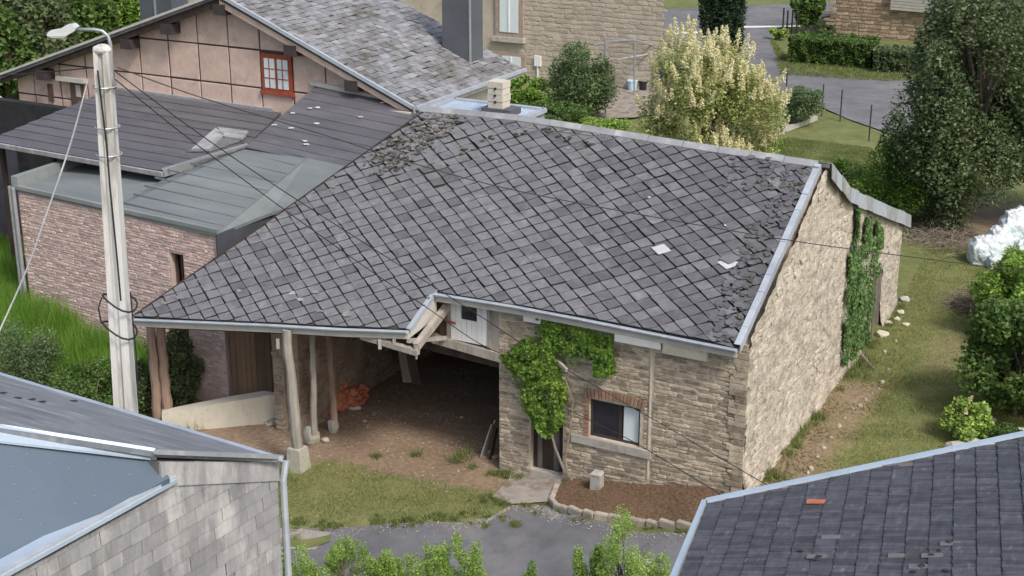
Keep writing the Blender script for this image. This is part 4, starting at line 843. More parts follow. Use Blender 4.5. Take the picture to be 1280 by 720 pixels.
# plank-like sheets of the upper right roof
c0 = L(15.37, 3.69, 4.75); c1 = L(15.37, 7, 5.83); c2 = L(10.9, 3.69, 4.46)
eu_ = (c2-c0).normalized(); n_ = eu_.cross(c1-c0).normalized(); ev_ = n_.cross(eu_); Hh = (c1-c0).length; Wd = (c2-c0).length+.3
if n_.z < 0: print('normal flip')
mb = MB(); mb.prism([c0, c0+eu_*Wd, c0+eu_*Wd+ev_*Hh, c1], n_*-.1); up = obj('sheet_roof', mb, M['plank'], annex)
n = 9
lay(up, 'roof_sheet', c0, eu_, ev_, [(Wd/2, (k+.5)*Hh/n, Wd*1.01, Hh/n*1.06) for k in range(n)], RECT, M['plank'], limit=50, thick=.03, inset=.004, tilt=.05, jit=0, rot=.002, tj=.003, lift=.03)
for (x, y) in [(451, 149), (396, 157), (387, 138), (397, 137), (382, 179), (343, 159), (365, 163), (366, 144), (383, 183), (479, 131)]:
    p = Vector(onplane(x, y, c0, n_)); mb = MB(); mb.rock(p+n_*.07, (.09, .05, .02), x, 1, .4); obj('bird_dropping', mb, M['lightslate'], up)
# lower left sheet roof
d0 = L(22.75, 2.3, 4.3); d1 = L(22.75, 7, 5.0); d2 = L(16.9, 2.25, 4.22)
eu2 = (d2-d0).normalized(); n2 = eu2.cross(d1-d0).normalized(); ev2 = n2.cross(eu2); H2 = (d1-d0).length; W2 = (d2-d0).length
ex = onplane(5, 180, d0, n2); ex = (Vector(ex)-d0).dot(eu2)
lowroof = empty('lean_to_roof', d0, 'dark anthracite sheet lean-to roof against the pink panelled gable', 'lean-to roof')
def P2(px, py): q_ = Vector(onplane(px, py, d0, n2))-d0; return (q_.dot(eu2), q_.dot(ev2))
Pl = [(-.6, -.05), (W2, -.05), P2(306, 187), P2(352, 141), (-.2, H2)]; vtA, vtB = P2(203, 216), P2(310, 184)
mb = MB(); mb.prism([d0+eu2*x+ev2*y for x, y in Pl], n2*-.12); lo = obj('roof_deck', mb, M['plank'], lowroof)
n = 10; 
for k in range(n):
    y = (k+.5)*H2/n
lay(lowroof, 'roof_sheet', d0, eu2, ev2, [(W2/2+.75, (k+.5)*H2/n, W2+3, H2/n*1.06) for k in range(n)], RECT, M['plank'], poly=Pl, limit=50, thick=.03, inset=.004, tilt=.05, jit=0, rot=.001, tj=.003, lift=.03)
mb = MB(); mb.beam(d0-eu2*.6-n2*.02-ev2*.06, d2-n2*.02-ev2*.06, .06, .12, n2); obj('eave_fascia', mb, M['fcboard'], lowroof)
mb = MB(); mb.beam(d0+eu2*vtA[0]+ev2*vtA[1], d0+eu2*vtB[0]+ev2*vtB[1], .14, .2, n2); obj('verge_trim', mb, M['membranetrim'], lowroof)
def onP(px, py, p, n): return Vector(onplane(px, py, p, n))
mb = MB()
for P_ in ([(272, 161), (311, 166), (308, 170), (276, 167)], [(240, 188), (270, 162), (281, 170), (262, 189)], [(270, 166), (308, 171), (303, 176), (281, 173)]):
    mb = MB(); mb.prism([onP(x, y, d0+n2*.09, n2) for x, y in P_], n2*.06); obj('skylight_frame', mb, M['zincdark'], lowroof)
mb = MB(); mb.prism([onP(x, y, d0+n2*.06, n2) for x, y in [(232, 190), (262, 190), (303, 176), (281, 173)]], n2*.03); obj('skylight_flashing', mb, M['slate'], lowroof)
for x in (-.4, 1.6, 3.6):
    mb = MB(); p = d0+eu2*x+ev2*.3; mb.beam(p-n2*.1, Vector((p.x, p.y, p.z-4.4)), .12, .12, EU); obj('post', mb, M['darkwood'], lowroof)
mb = MB(); mb.ubox(20.9, 28, 6.2, 6.5, -.5, 4.4); obj('shade_black_boarding', mb, M['black'], lowroof)  # painted black to stand in for deep shade under the open lean-to
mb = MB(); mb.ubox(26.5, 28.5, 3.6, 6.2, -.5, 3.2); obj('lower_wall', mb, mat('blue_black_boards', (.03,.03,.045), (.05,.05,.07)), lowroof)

# =================================================================== PINK PANELLED HOUSE
house = empty('panelled_house', L(18, 7, 0), 'large house with a pink roughcast panelled gable and silvery slate roof', 'house')
GP = [(27.2, 4.95), (18.3, 8.05), (12.2, 5.68)]
mb = MB(); mb.prism([L(27.0, 7, -.5), L(27, 7, 5.0), L(18.3, 7, 7.98), L(12.25, 7, 5.62), L(12.25, 7, -.5)], Vector(EV)*.3); gwall = obj('gable_wall', mb, M['frame'], house)
cols = [12.3, 12.77]+[13.89+1.122*k for k in range(12)]+[27]; rows = [3.4, 4.5, 5.58, 6.67, 7.75, 8.8]; cells = []
for a, b in zip(cols[:-1], cols[1:]):
    for c, d in zip(rows[:-1], rows[1:]): cells.append((-(a+b)/2, (c+d)/2, (b-a)*1.0, (d-c)*1.0))
gpoly = [(-26.95, 2.5), (-12.3, 2.5), (-12.3, 5.55), (-18.3, 7.92), (-26.95, 4.95)]
R97 = [(-.476, -.476), (.476, -.476), (.476, .476), (-.476, .476)]
lay(gwall, 'panel', L(0, 6.995, 0), -Vector(EU), EZ, cells, R97, M['panel'], poly=gpoly, limit=200, thick=.05, inset=.006, jit=.006, rot=.004, holes=[(-17.18, -16.2, 5.65, 6.5)])
mb = MB(); mb.ubox(16.15, 17.2, 6.93, 7.0, 5.52, 6.6); hw = obj('window', mb, M['redframe'], house)
for (a, b) in ((16.27, 16.63), (16.73, 17.09)):
    mb = MB(); mb.ubox(a, b, 6.915, 6.935, 5.63, 6.47); obj('pane', mb, M['whitepane'], hw)
    mb = MB(); mb.ubox((a+b)/2-.012, (a+b)/2+.012, 6.90, 6.93, 5.63, 6.47); mb.ubox(a, b, 6.902, 6.928, 5.9, 5.925); mb.ubox(a, b, 6.902, 6.928, 6.17, 6.195); obj('glazing_bar', mb, M['redframe'], hw, kind=None)
mb = MB(); mb.ubox(16.08, 17.27, 6.90, 7.0, 5.44, 5.53); obj('sill', mb, M['redframe'], hw)
mb = MB(); mb.ubox(12.25, 12.6, 7.3, 12.6, -.5, 5.5); mb.ubox(12.25, 27, 12.3, 12.6, -.5, 5.4); obj('side_wall', mb, M['cream'], house)
a, b = onV(58, 105, 6.9), onV(66, 127, 6.9); mb = MB(); mb.ubox(b[0], a[0], 6.92, 7.0, b[2], a[2]); obj('small_window', mb, M['brownwood'], house)
a, b = onV(86, 101, 6.9), onV(104, 122, 6.9); mb = MB(); mb.ubox(b[0], a[0], 6.92, 7.0, b[2]-.4, a[2]); dd = obj('side_door', mb, M['brownwood'], house)
mb = MB(); mb.ubox(b[0]+.1, a[0]-.25, 6.90, 6.93, b[2], a[2]-.1); obj('pane', mb, M['fascia'], dd)
mb = MB(); mb.ubox(b[0]-.2, a[0]+.4, 6.75, 7.0, a[2]+.0, a[2]+.13); obj('canopy', mb, M['fascia'], dd)
# roof slopes
hA, hB, hC, hD = L(18.3, 6.55, 8.2), L(11.9, 6.55, 5.62), L(11.9, 12.75, 5.62), L(18.3, 12.75, 8.2)
mb = MB(); mb.prism([hA, hB, hC, hD], (0, 0, -.1)); hroof = obj('roof', mb, M['deck'], house)
hu = (hB-hC).normalized()*-1; hv = (hA-hB).normalized(); hn = hu.cross(hv).normalized()
if hn.z < 0: hn = -hn; 
Wh, Hh_ = (hC-hB).length, (hA-hB).length; cells = []; random.seed(8); cu, cv = .33, .225
eu3 = hv.cross(hn)            # eu x ev = hn
org3 = hB if eu3.dot(hu) > 0 else hC
j = 0
while j*cv < Hh_:
    for i in range(int(Wh/cu)+2): cells.append(((i+.5*(j % 2))*cu, (j+.5)*cv, cu, cv*1.1))
    j += 1
lay(hroof, 'slate', org3, eu3, hv, cells, RECT, M['oldslate'], poly=[(0, 0), (Wh, 0), (Wh, Hh_), (0, Hh_)], limit=300, thick=.014, inset=.01, tilt=.08, jit=.02, rot=.05, tj=.06, stuff='slate_field', lift=.03, shapejit=.05, nvar=8)
mb = MB(); mb.prism([L(18.3, 6.55, 8.2), L(27.5, 6.55, 5.0), L(27.5, 12.75, 5.0), L(18.3, 12.75, 8.2)], (0, 0, -.1)); obj('roof', mb, M['oldslate'], house)
mb = MB(); mb.beam(hA+hv*.05+Vector((0, 0, .03)), hB+Vector((0, 0, .03)), .08, .1); obj('verge_trim', mb, M['zinc'], hroof)
mb = MB(); mb.prism([L(18.3, 6.6, 8.06), L(12.05, 6.6, 5.58), L(12.05, 6.6, 5.4), L(18.3, 6.6, 7.88)], Vector(EV)*.05); obj('barge_board', mb, M['panel'], hroof)
mb = MB(); mb.prism([L(18.35, 6.6, 8.06), L(27.3, 6.6, 4.97), L(27.3, 6.6, 4.82), L(18.35, 6.6, 7.86)], Vector(EV)*.05); obj('barge_board', mb, M['darkwood'], hroof)
mb = MB(); mb.beam(L(18.3, 6.52, 8.22), L(27.5, 6.52, 5.04), .06, .07); obj('verge_trim', mb, M['fascia'], hroof)
for u in (13.9, 15.9, 18.3, 20.3, 21.9, 25.5):
    z = 8.05-abs(u-18.3)*(2.43/6.1 if u < 18.3 else 3.05/8.7); mb = MB(); mb.ubox(u-.2, u+.2, 6.55, 6.98, z-.42, z-.12); obj('purlin_end', mb, M['frame'], house)
mb = MB(); mb.beam(hB+Vector((0, 0, -.05))-Vector(EU)*.03, hC+Vector((0, 0, -.05))-Vector(EU)*.03, .05, .2); obj('eave_board', mb, M['fascia'], hroof)
mb = MB(); mb.beam(hB+Vector((0, 0, .02))-Vector(EU)*.10, hC+Vector((0, 0, .02))-Vector(EU)*.10, .1, .09); obj('gutter', mb, M['zinc'], hroof)
gt = [L(11.85, 6.6, 5.5), L(12.2, 6.4, 5.35), L(12.7, 6.5, 5.3)]; mb = MB(); mb.ubox(11.95, 12.9, 6.45, 7.0, 5.2, 5.52); obj('corner_corbel', mb, M['cream'], house)
mb = MB(); p = [L(27.45, 6.5, 4.9), L(27.5, 6.5, 4.5), L(27.1, 6.7, 4.1), L(26.9, 6.75, 3.6)]; mb.tube(p, .06, 6); obj('downpipe', mb, M['fascia'], house)
p = onP(588, 80, hA, hn); q = loc(p); ch = MB(); ch.ubox(q[0]-.0, q[0]+.95, q[1], q[1]+.75, 5.5, 9.6); chim = obj('chimney', ch, mat('anthracite_cladding', (.085,.095,.105), (.115,.125,.14), .8, .6, .1, 20, 0), house)
mb = MB(); mb.ubox(q[0]-.02, q[0]+.03, q[1]-.02, q[1]+.03, q[2]-.1, 9.6); obj('corner_trim', mb, M['steel'], chim)
ch = MB(); a, b = onV(174, 5, 9.5), onV(214, 5, 9.5); ch.ubox(b[0], a[0], 9.5, 10.3, 5.5, 10.2); chim = obj('chimney', ch, mat('anthracite_cladding_left', (.075,.085,.10), (.10,.11,.13), .8, .6, .1, 20, 0), house)
mb = MB(); mb.ubox((a[0]+b[0])/2-.03, (a[0]+b[0])/2+.03, 9.46, 9.5, 5.6, 10.2); obj('corner_trim', mb, M['steel'], chim)
mb = MB(); mb.beam(L(22.9, 6.93, 5.03), L(16.9, 6.93, 4.97), .10, .12); obj('wall_flashing', mb, M['steel'], house)
mb = MB(); mb.beam(L(15.5, 6.93, 5.92), L(11.9, 6.93, 5.6), .10, .12); obj('wall_flashing', mb, M['fascia'], house)

# roof light and block chimney on the rear of the barn roof
rl_ = empty('roof_light', L(9.5, 6, 5), 'shallow zinc-framed corrugated roof light just behind the barn ridge', 'roof light')
zt = 5.93; K = [L(*onZ(x, y, zt)) for x, y in [(531, 138), (648, 151), (650, 128), (562, 117)]]
K[1] = L(loc(K[1])[0], loc(K[0])[1], zt); K[2] = L(loc(K[1])[0], loc(K[0])[1]+1.5, zt); K[3] = L(loc(K[0])[0], loc(K[0])[1]+1.5, zt)
mb = MB(); mb.prism([k-Vector((0, 0, .06)) for k in K], (0, 0, -1.3)); obj('base', mb, M['zincdark'], rl_)
for i in range(4): mb = MB(); mb.beam(K[i], K[(i+1) % 4], .14, .10); obj('frame_bar', mb, M['zinc'], rl_)
u0, v0 = loc(K[1])[0], loc(K[0])[1]; u1 = loc(K[0])[0]
for k in range(26):
    u = u0+.1+(u1-u0-.2)*k/25; mb = MB(); mb.tube([L(u, v0+.06, zt-.05), L(u, v0+1.44, zt-.03)], .035, 6); obj('corrugation', mb, M['bluetrim'], rl_)
bc = empty('block_chimney', L(8.6, 5.6, 5.6), 'short cream chimney of hollow blocks on a grey base beside the roof light', 'chimney')
q = onZ(619, 139, 6.0); mb = MB(); mb.ubox(q[0]-.5, q[0]+.35, q[1]-.1, q[1]+.45, 5.3, 6.08); obj('base', mb, mat('slate_clad_base', (.08,.09,.10), (.12,.13,.14)), bc)
for k in range(4):
    mb = MB(); z = 6.08+k*.17; e = .012*(k % 2); mb.ubox(q[0]-.22-e, q[0]+.2+e, q[1]-.02-e, q[1]+.38+e, z, z+.16); b_ = obj('block', mb, M['cream'], bc)
    if k < 3: mb = MB(); c = L(q[0]-.02, q[1]-.03-e, z+.16); mb.tube([c, c-Vector(EV)*.02], .035, 8); obj('hole', mb, M['black'], b_)

# =================================================================== NEAR BUILDING, LOWER LEFT
Q = Vector(atz(343, 570, 5.5)); Lw = Vector(atz(0, 470, 5.5)); e_ = (Lw-Q).normalized(); wdir = Vector((-math.sin(math.radians(31)), -math.cos(math.radians(31)), 0)); wn = Vector((-wdir.y, wdir.x, 0))
if wn.x < 0: wn = -wn
def onW(px, py): q_ = Vector(onplane(px, py, Q, wn))-Q; return (q_.dot(wdir), Q.z+q_.z)
def WP(s_, z, d=0): return Vector((Q.x, Q.y, 0))+wdir*s_+wn*d+Vector((0, 0, z))
r0 = onW(196, 567); r1 = onW(209, 603); r2 = onW(0, 722)
nb = empty('fibre_cement_house', WP(2, -1.2, -2), 'near house corner clad in weathered grey fibre-cement boards with a blue-grey flat roof', 'house')
zf_ = (r1[1]+r2[1])/2
wp_ = [(0, -1.5), (0, Q.z-.06), (r0[0], r0[1]-.1), (r0[0]+.02, zf_-.06), (8.5, zf_-.06), (8.5, -1.5)]
mb = MB(); mb.prism([WP(*p) for p in wp_], -wn*.3); wl_ = obj('wall', mb, M['fcback'], nb)
cells = []; random.seed(13); ch_ = .20
for j in range(40):
    for i in range(30): cells.append((-(i*.31+.155*(j % 2))-random.uniform(0, .01), zf_+.5-(j+.5)*ch_, .31, ch_*1.12))
lay(wl_, 'board', WP(0, 0, .012), wn.cross(Vector((0,0,1)))*-1 if False else Vector((0,0,1)).cross(wn), EZ, cells, [(-.497,-.49),(.497,-.49),(.497,.49),(-.497,.49)], M['fcboard'], poly=[(-x, z) for x, z in wp_], limit=300, thick=.014, inset=.003, tilt=.05, jit=.006, rot=.01, tj=.012, stuff='board_field', lift=.008, shapejit=.012, nvar=8)
mb = MB(); mb.ubox(0, 0, 0, 0, 0, 0); mb = MB(); mb.beam(WP(-.03, -1.5, .03), WP(-.03, Q.z-.05, .03), .07, .07); obj('corner_trim', mb, M['zincdark'], nb)
mb = MB(); mb.tube([WP(-.12, -1.5, .02), WP(-.12, Q.z-.4, .02), WP(-.2, Q.z-.15, .02)], .05, 8); obj('downpipe', mb, M['zinc'], nb)
zn = (Lw-Q).cross(WP(*r0)-Q).normalized(); zn = zn if zn.z > 0 else -zn
def ZP(px, py, h=0): return Vector(onplane(px, py, Q, zn))+zn*h
mb = MB(); mb.prism([ZP(352, 573), ZP(0, 467), ZP(-160, 420), ZP(-160, 512), ZP(0, 536), ZP(194, 566)], (0, 0, -.06)); zr = obj('zinc_roof', mb, mat('oxidised_zinc', (.135,.15,.17), (.235,.25,.275), 1.2, .6, .2, 12, 0, c3=(.33,.35,.375), c3at=.6, c3scale=1.6, metal=.15, stretch=(.5,2,1)), nb)
mb = MB(); mb.beam(ZP(352, 574, .0), ZP(-160, 420, .0), .05, .06, zn); obj('gutter', mb, M['bluetrim'], zr)
mb = MB(); mb.beam(ZP(352, 573, .02), ZP(194, 568, .03), .06, .05, zn); obj('verge_trim', mb, M['zincdark'], zr)
mb = MB(); mb.prism([WP(-.02, Q.z-.08, .05), WP(r0[0], r0[1]-.1, .05), WP(r0[0], r0[1]-.42, .05), WP(-.02, Q.z-.36, .05)], -wn*.03); obj('cover_board', mb, M['fcboard'], nb)
for x, y in [(22, 498), (39, 500), (52, 503), (2, 492), (92, 502)]:
    p = ZP(x, y, .01); mb = MB(); mb.rock(p, (.07, .03, .01), x, 1, .4); obj('dark_fleck', mb, M['black'], zr)
def FZ(px, py, z): return Vector(atz(px, py, z))
zl_, zr_ = ZP(0, 534).z-.10, ZP(194, 564).z-.10
ma_, mb_, mc_ = FZ(0, 553, zl_), FZ(194, 574, zr_), FZ(0, 700, zf_); mn_ = (mb_-ma_).cross(mc_-ma_).normalized()
def FM(px, py): return Vector(onplane(px, py, ma_, mn_))
mb = MB(); mb.prism([FM(*p) for p in [(-160, 536), (0, 553), (194, 574), (212, 597), (0, 716), (-160, 806)]], (0, 0, -.08))
fr_ = obj('flat_roof', mb, M['bluemem'], nb)
mb = MB(); A = [ZP(-160, 510, .01), ZP(0, 534, .01), ZP(194, 564, .01)]; Bq = [FZ(-160, 536, zl_+.01), FZ(0, 554, zl_+.01), FZ(196, 576, zr_+.01)]
for i in range(2): mb.prism([A[i], A[i+1], Bq[i+1], Bq[i]], (0, 0, .03))
obj('flashing', mb, M['bluetrim'], nb)
for (h, o_, w_, m_) in [(.05, .10, .30, 'bluetrim'), (.085, .0, .07, 'zinc')]:
    mb = MB(); mb.beam(WP(r1[0]-.1, zf_+h*.5, -o_+.04), WP(9, zf_+h*.5, -o_+.04), w_, h); obj('roof_edge_trim', mb, M[m_], nb)
random.seed(2); mb0 = None
for i in range(9):
    for j in range(7):
        px, py = 10+i*24+j*4, 562+j*22-i*2+(i % 2)*8
        if py > 590+(205-px)*.53-12 or px > 190: continue
        p = FM(px, py)+Vector((0, 0, .003)); mb = MB(); mb.tube([p, p+Vector((0, 0, .006))], .010, 7); obj('fixing_disc', mb, M['zincdark'], fr_)

# =================================================================== NEAR ROOF, LOWER RIGHT
K0 = Vector(atz(885, 632, 5.0)); cdir = Vector(ray(1215, -190)).normalized(); rdir = -Vector(ray(-4599, 1039)).normalized(); rdir = (rdir-cdir*rdir.dot(cdir)).normalized()
kn = rdir.cross(cdir).normalized(); kn = kn if kn.z > 0 else -kn
def KP(px, py): q_ = Vector(onplane(px, py, K0, kn))-K0; return (q_.dot(-cdir), q_.dot(rdir))
sr = empty('slate_slab_house', K0+Vector((1, -1, -5.5)), 'near house roof of dark grey slabs in the lower right foreground', 'house')
KPl = [KP(885, 632), KP(845, 733), KP(790, 860), KP(1500, 860), KP(1500, 500), KP(1280, 549)]
def K3(x, y, h=0): return K0-cdir*x+rdir*y+kn*h
mb = MB(); mb.prism([K3(x, y) for x, y in KPl], kn*-.1); kr = obj('roof', mb, mat('slab_underlay', (.015,.015,.02), (.03,.03,.035)), sr)
cells = []; random.seed(17); sx_, sy_ = .085, .262
xs = [p[0] for p in KPl]; ys = [p[1] for p in KPl]
for j in range(int((max(ys)-min(ys))/sy_)+2):
    for i in range(int((max(xs)-min(xs))/sx_)+2): cells.append((min(xs)+(i+.5*(j % 2))*sx_, min(ys)+(j+.5)*sy_, sx_, sy_*1.08))
if area(KPl) < 0: KPl = KPl[::-1]
lay(kr, 'slab', K0, -cdir, rdir, cells, [(-.47,-.475),(.47,-.475),(.47,.475),(-.47,.475)], M['neartile'], poly=KPl, limit=300, thick=.018, inset=.003, tilt=.07, jit=.006, rot=.012, tj=.035, stuff='slab_field', lift=.022, shapejit=.012, nvar=8)
a, b = KP(1021, 631); mb = MB(); vs, fs = slab([(-.06, -.12), (.06, -.12), (.065, .10), (-.04, .12)], .014, .004, .06); Rk = Matrix(((-cdir.x, rdir.x, kn.x), (-cdir.y, rdir.y, kn.y), (-cdir.z, rdir.z, kn.z))); mb.add([K3(a, b, .05)+Rk@Vector(v) for v in vs], fs); obj('orange_slab', mb, M['orange'], kr, label='single rust orange slab')
for px, py, w_ in [(1040, 675, 1), (1022, 699, .4), (1189, 683, .5), (1124, 698, .3), (1135, 584, .2), (1150, 712, 1), (1166, 698, .3), (1116, 584, .2)]:
    a, b = KP(px, py); mb = MB(); mb.add([K3(a, b, .036)+Rk@Vector(v) for v in slab([(-.05, -.12), (.05, -.12), (.045, .12), (-.05, .11)], .012, .004, .06)[0]], fs); obj('pale_slab', mb, M['fcback'] if w_ < .9 else M['slate'], kr)
mb = MB()
for (px, py) in [(1020, 704), (1025, 700), (1188, 682), (1165, 698), (1176, 692), (1143, 719), (1183, 718), (1154, 712), (1001, 693)]:
    a, b = KP(px, py); mb.rock(K3(a, b, .05), (.04, .03, .012), px, 1, .5)
obj('black_moss', mb, M['black'], kr, kind='stuff')
p0, p1, p2 = K3(*KP(884, 630)), K3(*KP(1290, 545)), K3(*KP(838, 745))
mb = MB(); mb.beam(p0+kn*.05, K3(*KP(1500, 500))+kn*.05, .12, .03, kn); obj('verge_trim', mb, M['bluetrim'], kr)
mb = MB(); mb.beam(p0+kn*.04-rdir*.03, K3(*KP(790, 860))+kn*.04-rdir*.03, .06, .06, kn); obj('eave_trim', mb, M['bluetrim'], kr)
cc = K3((xs[0]+max(xs))/2, 2.5); mb = MB(); base_ = [K3(*KP(900, 640)), K3(*KP(860, 760)), K3(*KP(1480, 850)), K3(*KP(1480, 515))]
mb.add([p-kn*.15 for p in base_]+[Vector((p.x, p.y, -1.5)) for p in base_], [(0,1,5,4),(1,2,6,5),(2,3,7,6),(3,0,4,7)]); obj('wall', mb, M['fcboard'], sr)

# =================================================================== POLE, LAMP, CABLES
YP = 20.5
def yp(px, py, y=YP): return Vector(onplane(px, py, (0, y, 0), (0, 1, 0)))
bt, tp = yp(158, 520), yp(128, 62); dirp = (tp-bt).normalized(); gz_ = zg(*loc(bt)[:2]); bt = bt+dirp*((gz_-.1-bt.z)/dirp.z)
pole = empty('utility_pole', bt, 'tall tapering white concrete utility pole with a recessed groove, in front of the carport', 'utility pole')
def ppt(t, x, y): w_ = .19-.085*t; p = bt.lerp(tp, t); return p+Vector((x*w_, y*w_, 0))
n = 14; mb = MB(); prof = [(-1, -1), (-.42, -1), (-.34, -.55), (.10, -.55), (.18, -1), (1, -1), (1, 1), (-1, 1)]; k = len(prof)
for i in range(n+1): mb.v += [tuple(ppt(i/n, *p)) for p in prof]
mb.f += [(i*k+j, i*k+(j+1) % k, (i+1)*k+(j+1) % k, (i+1)*k+j) for i in range(n) for j in range(k)]+[tuple(range(k))[::-1], tuple(range(n*k, n*k+k))]
obj('shaft', mb, M['conc'], pole)
mb = MB(); mb.rock(tp, (.14, .14, .08), 1, 2, .05); obj('cap', mb, M['conc'], pole)
for t, r_ in ((.955, .135), (.905, .14), (.87, .145)):
    mb = MB(); c = bt.lerp(tp, t); pts = [c+Vector((math.cos(a)*r_*1.25, math.sin(a)*r_*1.25, 0)) for a in np.linspace(0, 6.283, 13)]; mb.tube(pts, .012, 5); obj('band', mb, M['steel'], pole)
for y_, w2 in ((376, 17), (410, 15)):
    c = yp(150, y_); mb = MB(); pts = [c+Vector((math.cos(a)*.24, math.sin(a)*.27, -.10*math.cos(a*1)+.04*math.sin(2*a))) for a in np.linspace(0, 6.283, 17)]; mb.tube(pts, .016, 5); obj('cable_loop', mb, M['cable'], pole)
mb = MB(); mb.tube([yp(122, 88, YP-.16), yp(124, 105, YP-.17), yp(133, 180, YP-.18), yp(137, 230, YP-.19), yp(146, 320, YP-.2), yp(151, 376, YP-.24)], .014, 5); obj('riser_cable', mb, M['cable'], pole)
mb = MB(); mb.tube([yp(127, 372, YP-.25), yp(123, 385, YP-.28), yp(127, 405, YP-.25)], .012, 5); mb.tube([yp(163, 365, YP-.2), yp(166, 400, YP-.15), yp(170, 440, YP-.1), yp(173, 505, YP)], .010, 5); obj('loose_cable', mb, M['cable'], pole)
lamp = empty('street_lamp', yp(141, 112), 'grey street lamp on a curved bracket at the top of the concrete pole', 'street lamp')
mb = MB(); mb.tube([yp(*p) for p in [(144, 112), (140, 95), (139, 70), (138, 55), (135, 45), (128, 39), (118, 37), (95, 37)]], .026, 8); obj('arm', mb, M['steel'], lamp, smooth=True)
mb = MB()
for y_, s in ((0, 1),): 
    pr = [(58, 44), (60, 40), (72, 38), (80, 33), (90, 31), (95, 35), (93, 39), (84, 44), (72, 46), (60, 46)]
    mb.prism([yp(x, y, YP-.09) for x, y in pr], Vector((0, .19, 0)))
obj('lamp_head', mb, M['lampw'], lamp)
mb = MB(); mb.prism([yp(x, y, YP-.10) for x, y in [(60, 45), (84, 44.5), (80, 47), (64, 47.5)]], Vector((0, .2, 0))); obj('lamp_glass', mb, M['zinc'], lamp)
def cable(label, pts, r, m='cable', cat='cable', group=None):
    P = [yp(x, y, d) for x, y, d in pts]; out = []
    for i in range(len(P)-1):
        for k in range(8): # catmull-rom
            a, b, c, d = P[max(i-1, 0)], P[i], P[i+1], P[min(i+2, len(P)-1)]; t = k/8
            out.append(.5*((2*b)+(c-a)*t+(2*a-5*b+4*c-d)*t*t+(3*b-a-3*c+d)*t**3))
    out.append(P[-1]); mb = MB(); mb.tube(out, r, 5); return obj('overhead_cable', mb, M[m], label=label, cat=cat, group=group)
cable('long sagging cable from the pole across the barn roof and the gable wall', [(146, 84, YP), (252, 122, 20.9), (400, 167, 21.4), (520, 205, 21.9), (640, 237, 22.3), (800, 268, 22.8), (985, 300, 23.5), (1130, 320, 24), (1310, 343, 24.6)], .0085)
cable('upper cable running down from the pole over the slates to the ivy beside the hatch', [(140, 86, YP), (232, 155, 21.5), (320, 216, 22.4), (437, 292, 24), (540, 357, 25.6), (600, 395, 26.6), (653, 430, 28.6)], .0085)
cable('lower cable running down from the pole over the slates past the carport corner', [(140, 96, YP), (232, 170, 21.4), (350, 258, 22.6), (467, 341, 24.3), (530, 382, 25.6), (597, 428, 26.6), (650, 452, 28.4)], .0085)
qb = onV(705, 460, -.1); dW = float(L(*qb).y)
cable('cable from the vine bracket across the window and down to the lower right roof', [(706, 461, dW), (776, 501, dW-1), (860, 549, dW-2.4), (960, 607, dW-4.4), (1060, 664, dW-6.5), (1200, 745, dW-9)], .0085)
cable('cable from the window corner crossing the raised bed to the lower right roof', [(640, 478, dW+.2), (735, 524, dW-.8), (800, 557, dW-1.6), (918, 629, dW-3.6), (1000, 680, dW-5.5), (1110, 748, dW-8)], .010)
cable('thick grey stay cable slanting from the pole to the left edge', [(110, 100, YP-.1), (88, 180, YP-.6), (60, 262, YP-1.2), (30, 345, YP-1.9), (-20, 455, YP-2.9)], .012, 'zincdark')
cable('thin service cable entering the pole from the left edge above the house', [(122, 84, YP), (60, 90, YP+.3), (-30, 97, YP+.8)], .010)
hk = onV(708, 462, -.25); mb = MB(); mb.beam(L(hk[0]+.45, 0, hk[2]+.12), L(hk[0]-.02, -.28, hk[2]+.0), .06, .08); obj('cable_bracket', mb, M['greywood'], barn)

# =================================================================== FAR BUILDINGS
far = empty('stone_farmhouse', L(20, 33, .5), 'tall beige stone house behind the garden with white windows', 'house'); VF = 35.0; UR = onV(826, 60, VF)[0]
mb = MB(); mb.prism([L(UR, VF, -.5), L(48, VF, -.5), L(48, VF+8, -.5), L(UR+4, VF+8, -.5)], (0, 0, 18)); fwl = obj('wall', mb, mat('beige_house_wall', (.40,.35,.28), (.51,.45,.37), 1.5, .95, .5, 12, 0, c3=(.36,.29,.22), c3at=.6, c3scale=1.0), far)
random.seed(41); st = []
for a, b, c, d in stonecells(UR, onV(655, 60, VF)[0], .3, 7.8, .16, .26, .3, .8): st.append((-a, b, c, d))
lay(fwl, 'stone', L(0, VF, 0), -Vector(EU), EZ, st, STN, mat('beige_stone', (.385,.335,.27), (.50,.44,.36), 3, .95, .5, 20, .12, hue=.01), limit=300, thick=.03, inset=.02, jit=.03, rot=.04, tj=.03, stuff='stone_field', shapejit=.1)
for (x0, y0, x1, y1) in [(626, -12, 649, 38), (629, 69, 652, 93)]:
    a, b = onV(x0, y0, VF), onV(x1, y1+3, VF); mb = MB(); mb.ubox(b[0]-.25, a[0]+.25, VF-.1, VF, b[2]-.22, a[2]+.15); fo = obj('window', mb, mat('stone_surround%d' % y1, (.33,.25,.21), (.45,.36,.3), 4), far)
    mb = MB(); mb.ubox(b[0], a[0], VF-.13, VF-.101, b[2], a[2]); obj('pane', mb, M['whitepane'], fo)
    mb = MB(); mb.ubox((a[0]+b[0])/2-.04, (a[0]+b[0])/2+.04, VF-.16, VF-.131, b[2], a[2]); obj('glazing_bar', mb, M['white'], fo)
    mb = MB(); mb.ubox(b[0]-.35, a[0]+.35, VF-.25, VF-.001, b[2]-.45, b[2]-.23); obj('sill', mb, M['sill'], fo)
q = G(1042, 44); VG = q[1]; UG = q[0]
gar = empty('stone_outbuilding', L(UG-4, VG, q[2]), 'low rubble stone outbuilding with a grey boarded upper part across the back road', 'outbuilding')
